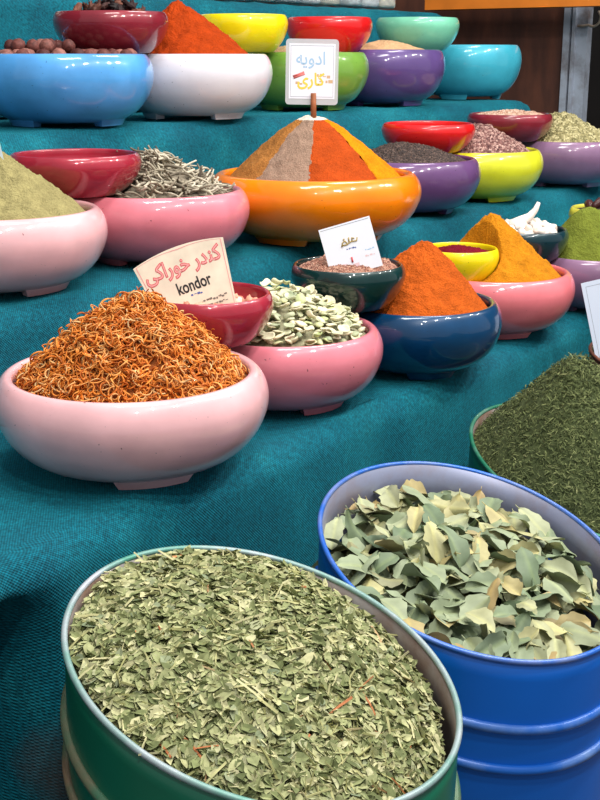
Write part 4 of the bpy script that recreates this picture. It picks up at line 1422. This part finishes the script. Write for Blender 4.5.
# the print belongs to its sheet
for root in (FAN_CARD, SEED_CARD, STICK_SIGN, EDGE_CARD):
    kids = list(root.children)
    sheet = [k for k in kids if k.name.startswith('card_sheet')][0]
    for k in kids:
        if k is not sheet and not k.name.startswith(('laminate', 'stick')):
            k.parent = sheet

def from_bowl(key, dx, dy, dz):
    p = BOWLS[key]['p']
    return Vector((p.x + dx, p.y + dy, BOWLS[key]['rim'] + dz))
pose(FAN_CARD, from_bowl('s_maroon_d', -0.018, -0.014, 0.008), math.radians(19.5), math.radians(-14), size=1.09)
pose(SEED_CARD, from_bowl('s_bottle', 0.001, -0.036, 0.029), math.radians(16), math.radians(-10))
pose(STICK_SIGN, from_bowl('orange', -0.006, -0.004, 0.163), math.radians(-1), math.radians(-4))
pose(EDGE_CARD, dR.c + Vector((-0.026, -0.01, 0.082)), math.radians(13), math.radians(-8))
pose(LEFT_CARD, from_bowl('olive', 0.008, 0.0, 0.10), math.radians(11), math.radians(-6))

# ---------------------------------------------------------------- clear jars on the top step
glass = NT('clear_plastic')
glass.b.inputs['Base Color'].default_value = (0.92, 0.96, 0.97, 1)
glass.b.inputs['Roughness'].default_value = 0.08
glass.b.inputs['IOR'].default_value = 1.2
glass.b.inputs['Transmission Weight'].default_value = 0.85
jar_fill = [plain('jar_white', (222, 224, 226), 0.7, var=0.15, scale=60), plain('jar_cream', (206, 196, 176), 0.7, var=0.2, scale=60), plain('jar_grey', (176, 186, 190), 0.7, var=0.2, scale=60)]
lid_m = plain('white_lid', (224, 226, 230), 0.4)
jar_v, jar_f = lathe([(0, 0), (0.034, 0), (0.039, 0.004), (0.040, 0.012), (0.040, 0.075), (0.036, 0.084), (0.031, 0.088), (0.031, 0.094)], 40)
fill_v, fill_f = lathe([(0, 0.003), (0.034, 0.003), (0.0375, 0.010), (0.0375, 0.055), (0, 0.057)], 32)
lid_v, lid_f = lathe([(0, 0.088), (0.033, 0.088), (0.034, 0.09), (0.034, 0.102), (0.032, 0.104), (0, 0.104)], 32)
jar_me = mesh_data('jar_body', jar_v, jar_f, glass.m)
fill_me = [mesh_data('contents', fill_v, fill_f, q) for q in jar_fill]
lid_me = mesh_data('lid', lid_v, lid_f, lid_m)
for i in range(17):
    u = 1.50 + i * 0.092
    r = empty('plastic_jar', at(u, 1.86 + 0.006 * math.sin(i * 2.1), Z_TOP + 0.003))
    tag(r, 'clear plastic jar with a white lid standing in the row on the topmost step', 'jar', 'clear jars on the topmost step')
    for nm, me in (('jar_body', jar_me), ('contents', fill_me[i % 3]), ('lid', lid_me)):
        link(bpy.data.objects.new(nm, me), r)

# ---------------------------------------------------------------- light and camera
w = bpy.data.worlds.new('market_light'); SC.world = w; w.use_nodes = True
w.node_tree.nodes['Background'].inputs['Color'].default_value = (0.92, 0.96, 1.0, 1)
w.node_tree.nodes['Background'].inputs['Strength'].default_value = 0.44
def lamp(name, u, v_, z, power, sx, sy, target, col=(1, 0.97, 0.92)):
    d = bpy.data.lights.new(name, 'AREA')
    d.shape = 'RECTANGLE'; d.size = sx; d.size_y = sy; d.energy = power; d.color = col
    o = bpy.data.objects.new(name, d)
    p = at(u, v_, z)
    o.location = p
    o.rotation_euler = (Vector(target) - p).to_track_quat('-Z', 'Y').to_euler()
    link(o)
for i in range(7):
    u = -0.15 + 0.58 * i
    lamp('overhead_light', u, -0.30 + 0.16 * (i % 2), 2.60, 13.0, 0.15, 0.035, at(u, 1.0, 0.85))
lamp('overhead_light', 0.9, 0.7, 3.0, 22, 0.9, 0.3, at(1.0, 0.9, 0.8))  # wide fill light, added to brighten the near bowls from above
lamp('overhead_light', 2.4, 1.0, 3.0, 20, 0.9, 0.3, at(2.4, 1.1, 0.9))  # second added fill light, over the far end of the steps

cam = bpy.data.cameras.new('camera')
co = bpy.data.objects.new('camera', cam)
link(co)
cam.sensor_fit = 'VERTICAL'; cam.sensor_height = 36; cam.sensor_width = 27
cam.lens = 54.0
cam.clip_start = 0.02
co.location = (0, 0, CAM_Z)
co.rotation_euler = (PI / 2 - math.radians(16.04), 0, 0)
SC.camera = co
SC.view_settings.view_transform = 'Standard'
SC.view_settings.look = 'None'
SC.view_settings.gamma = 1.0
SC.view_settings.exposure = 0.0
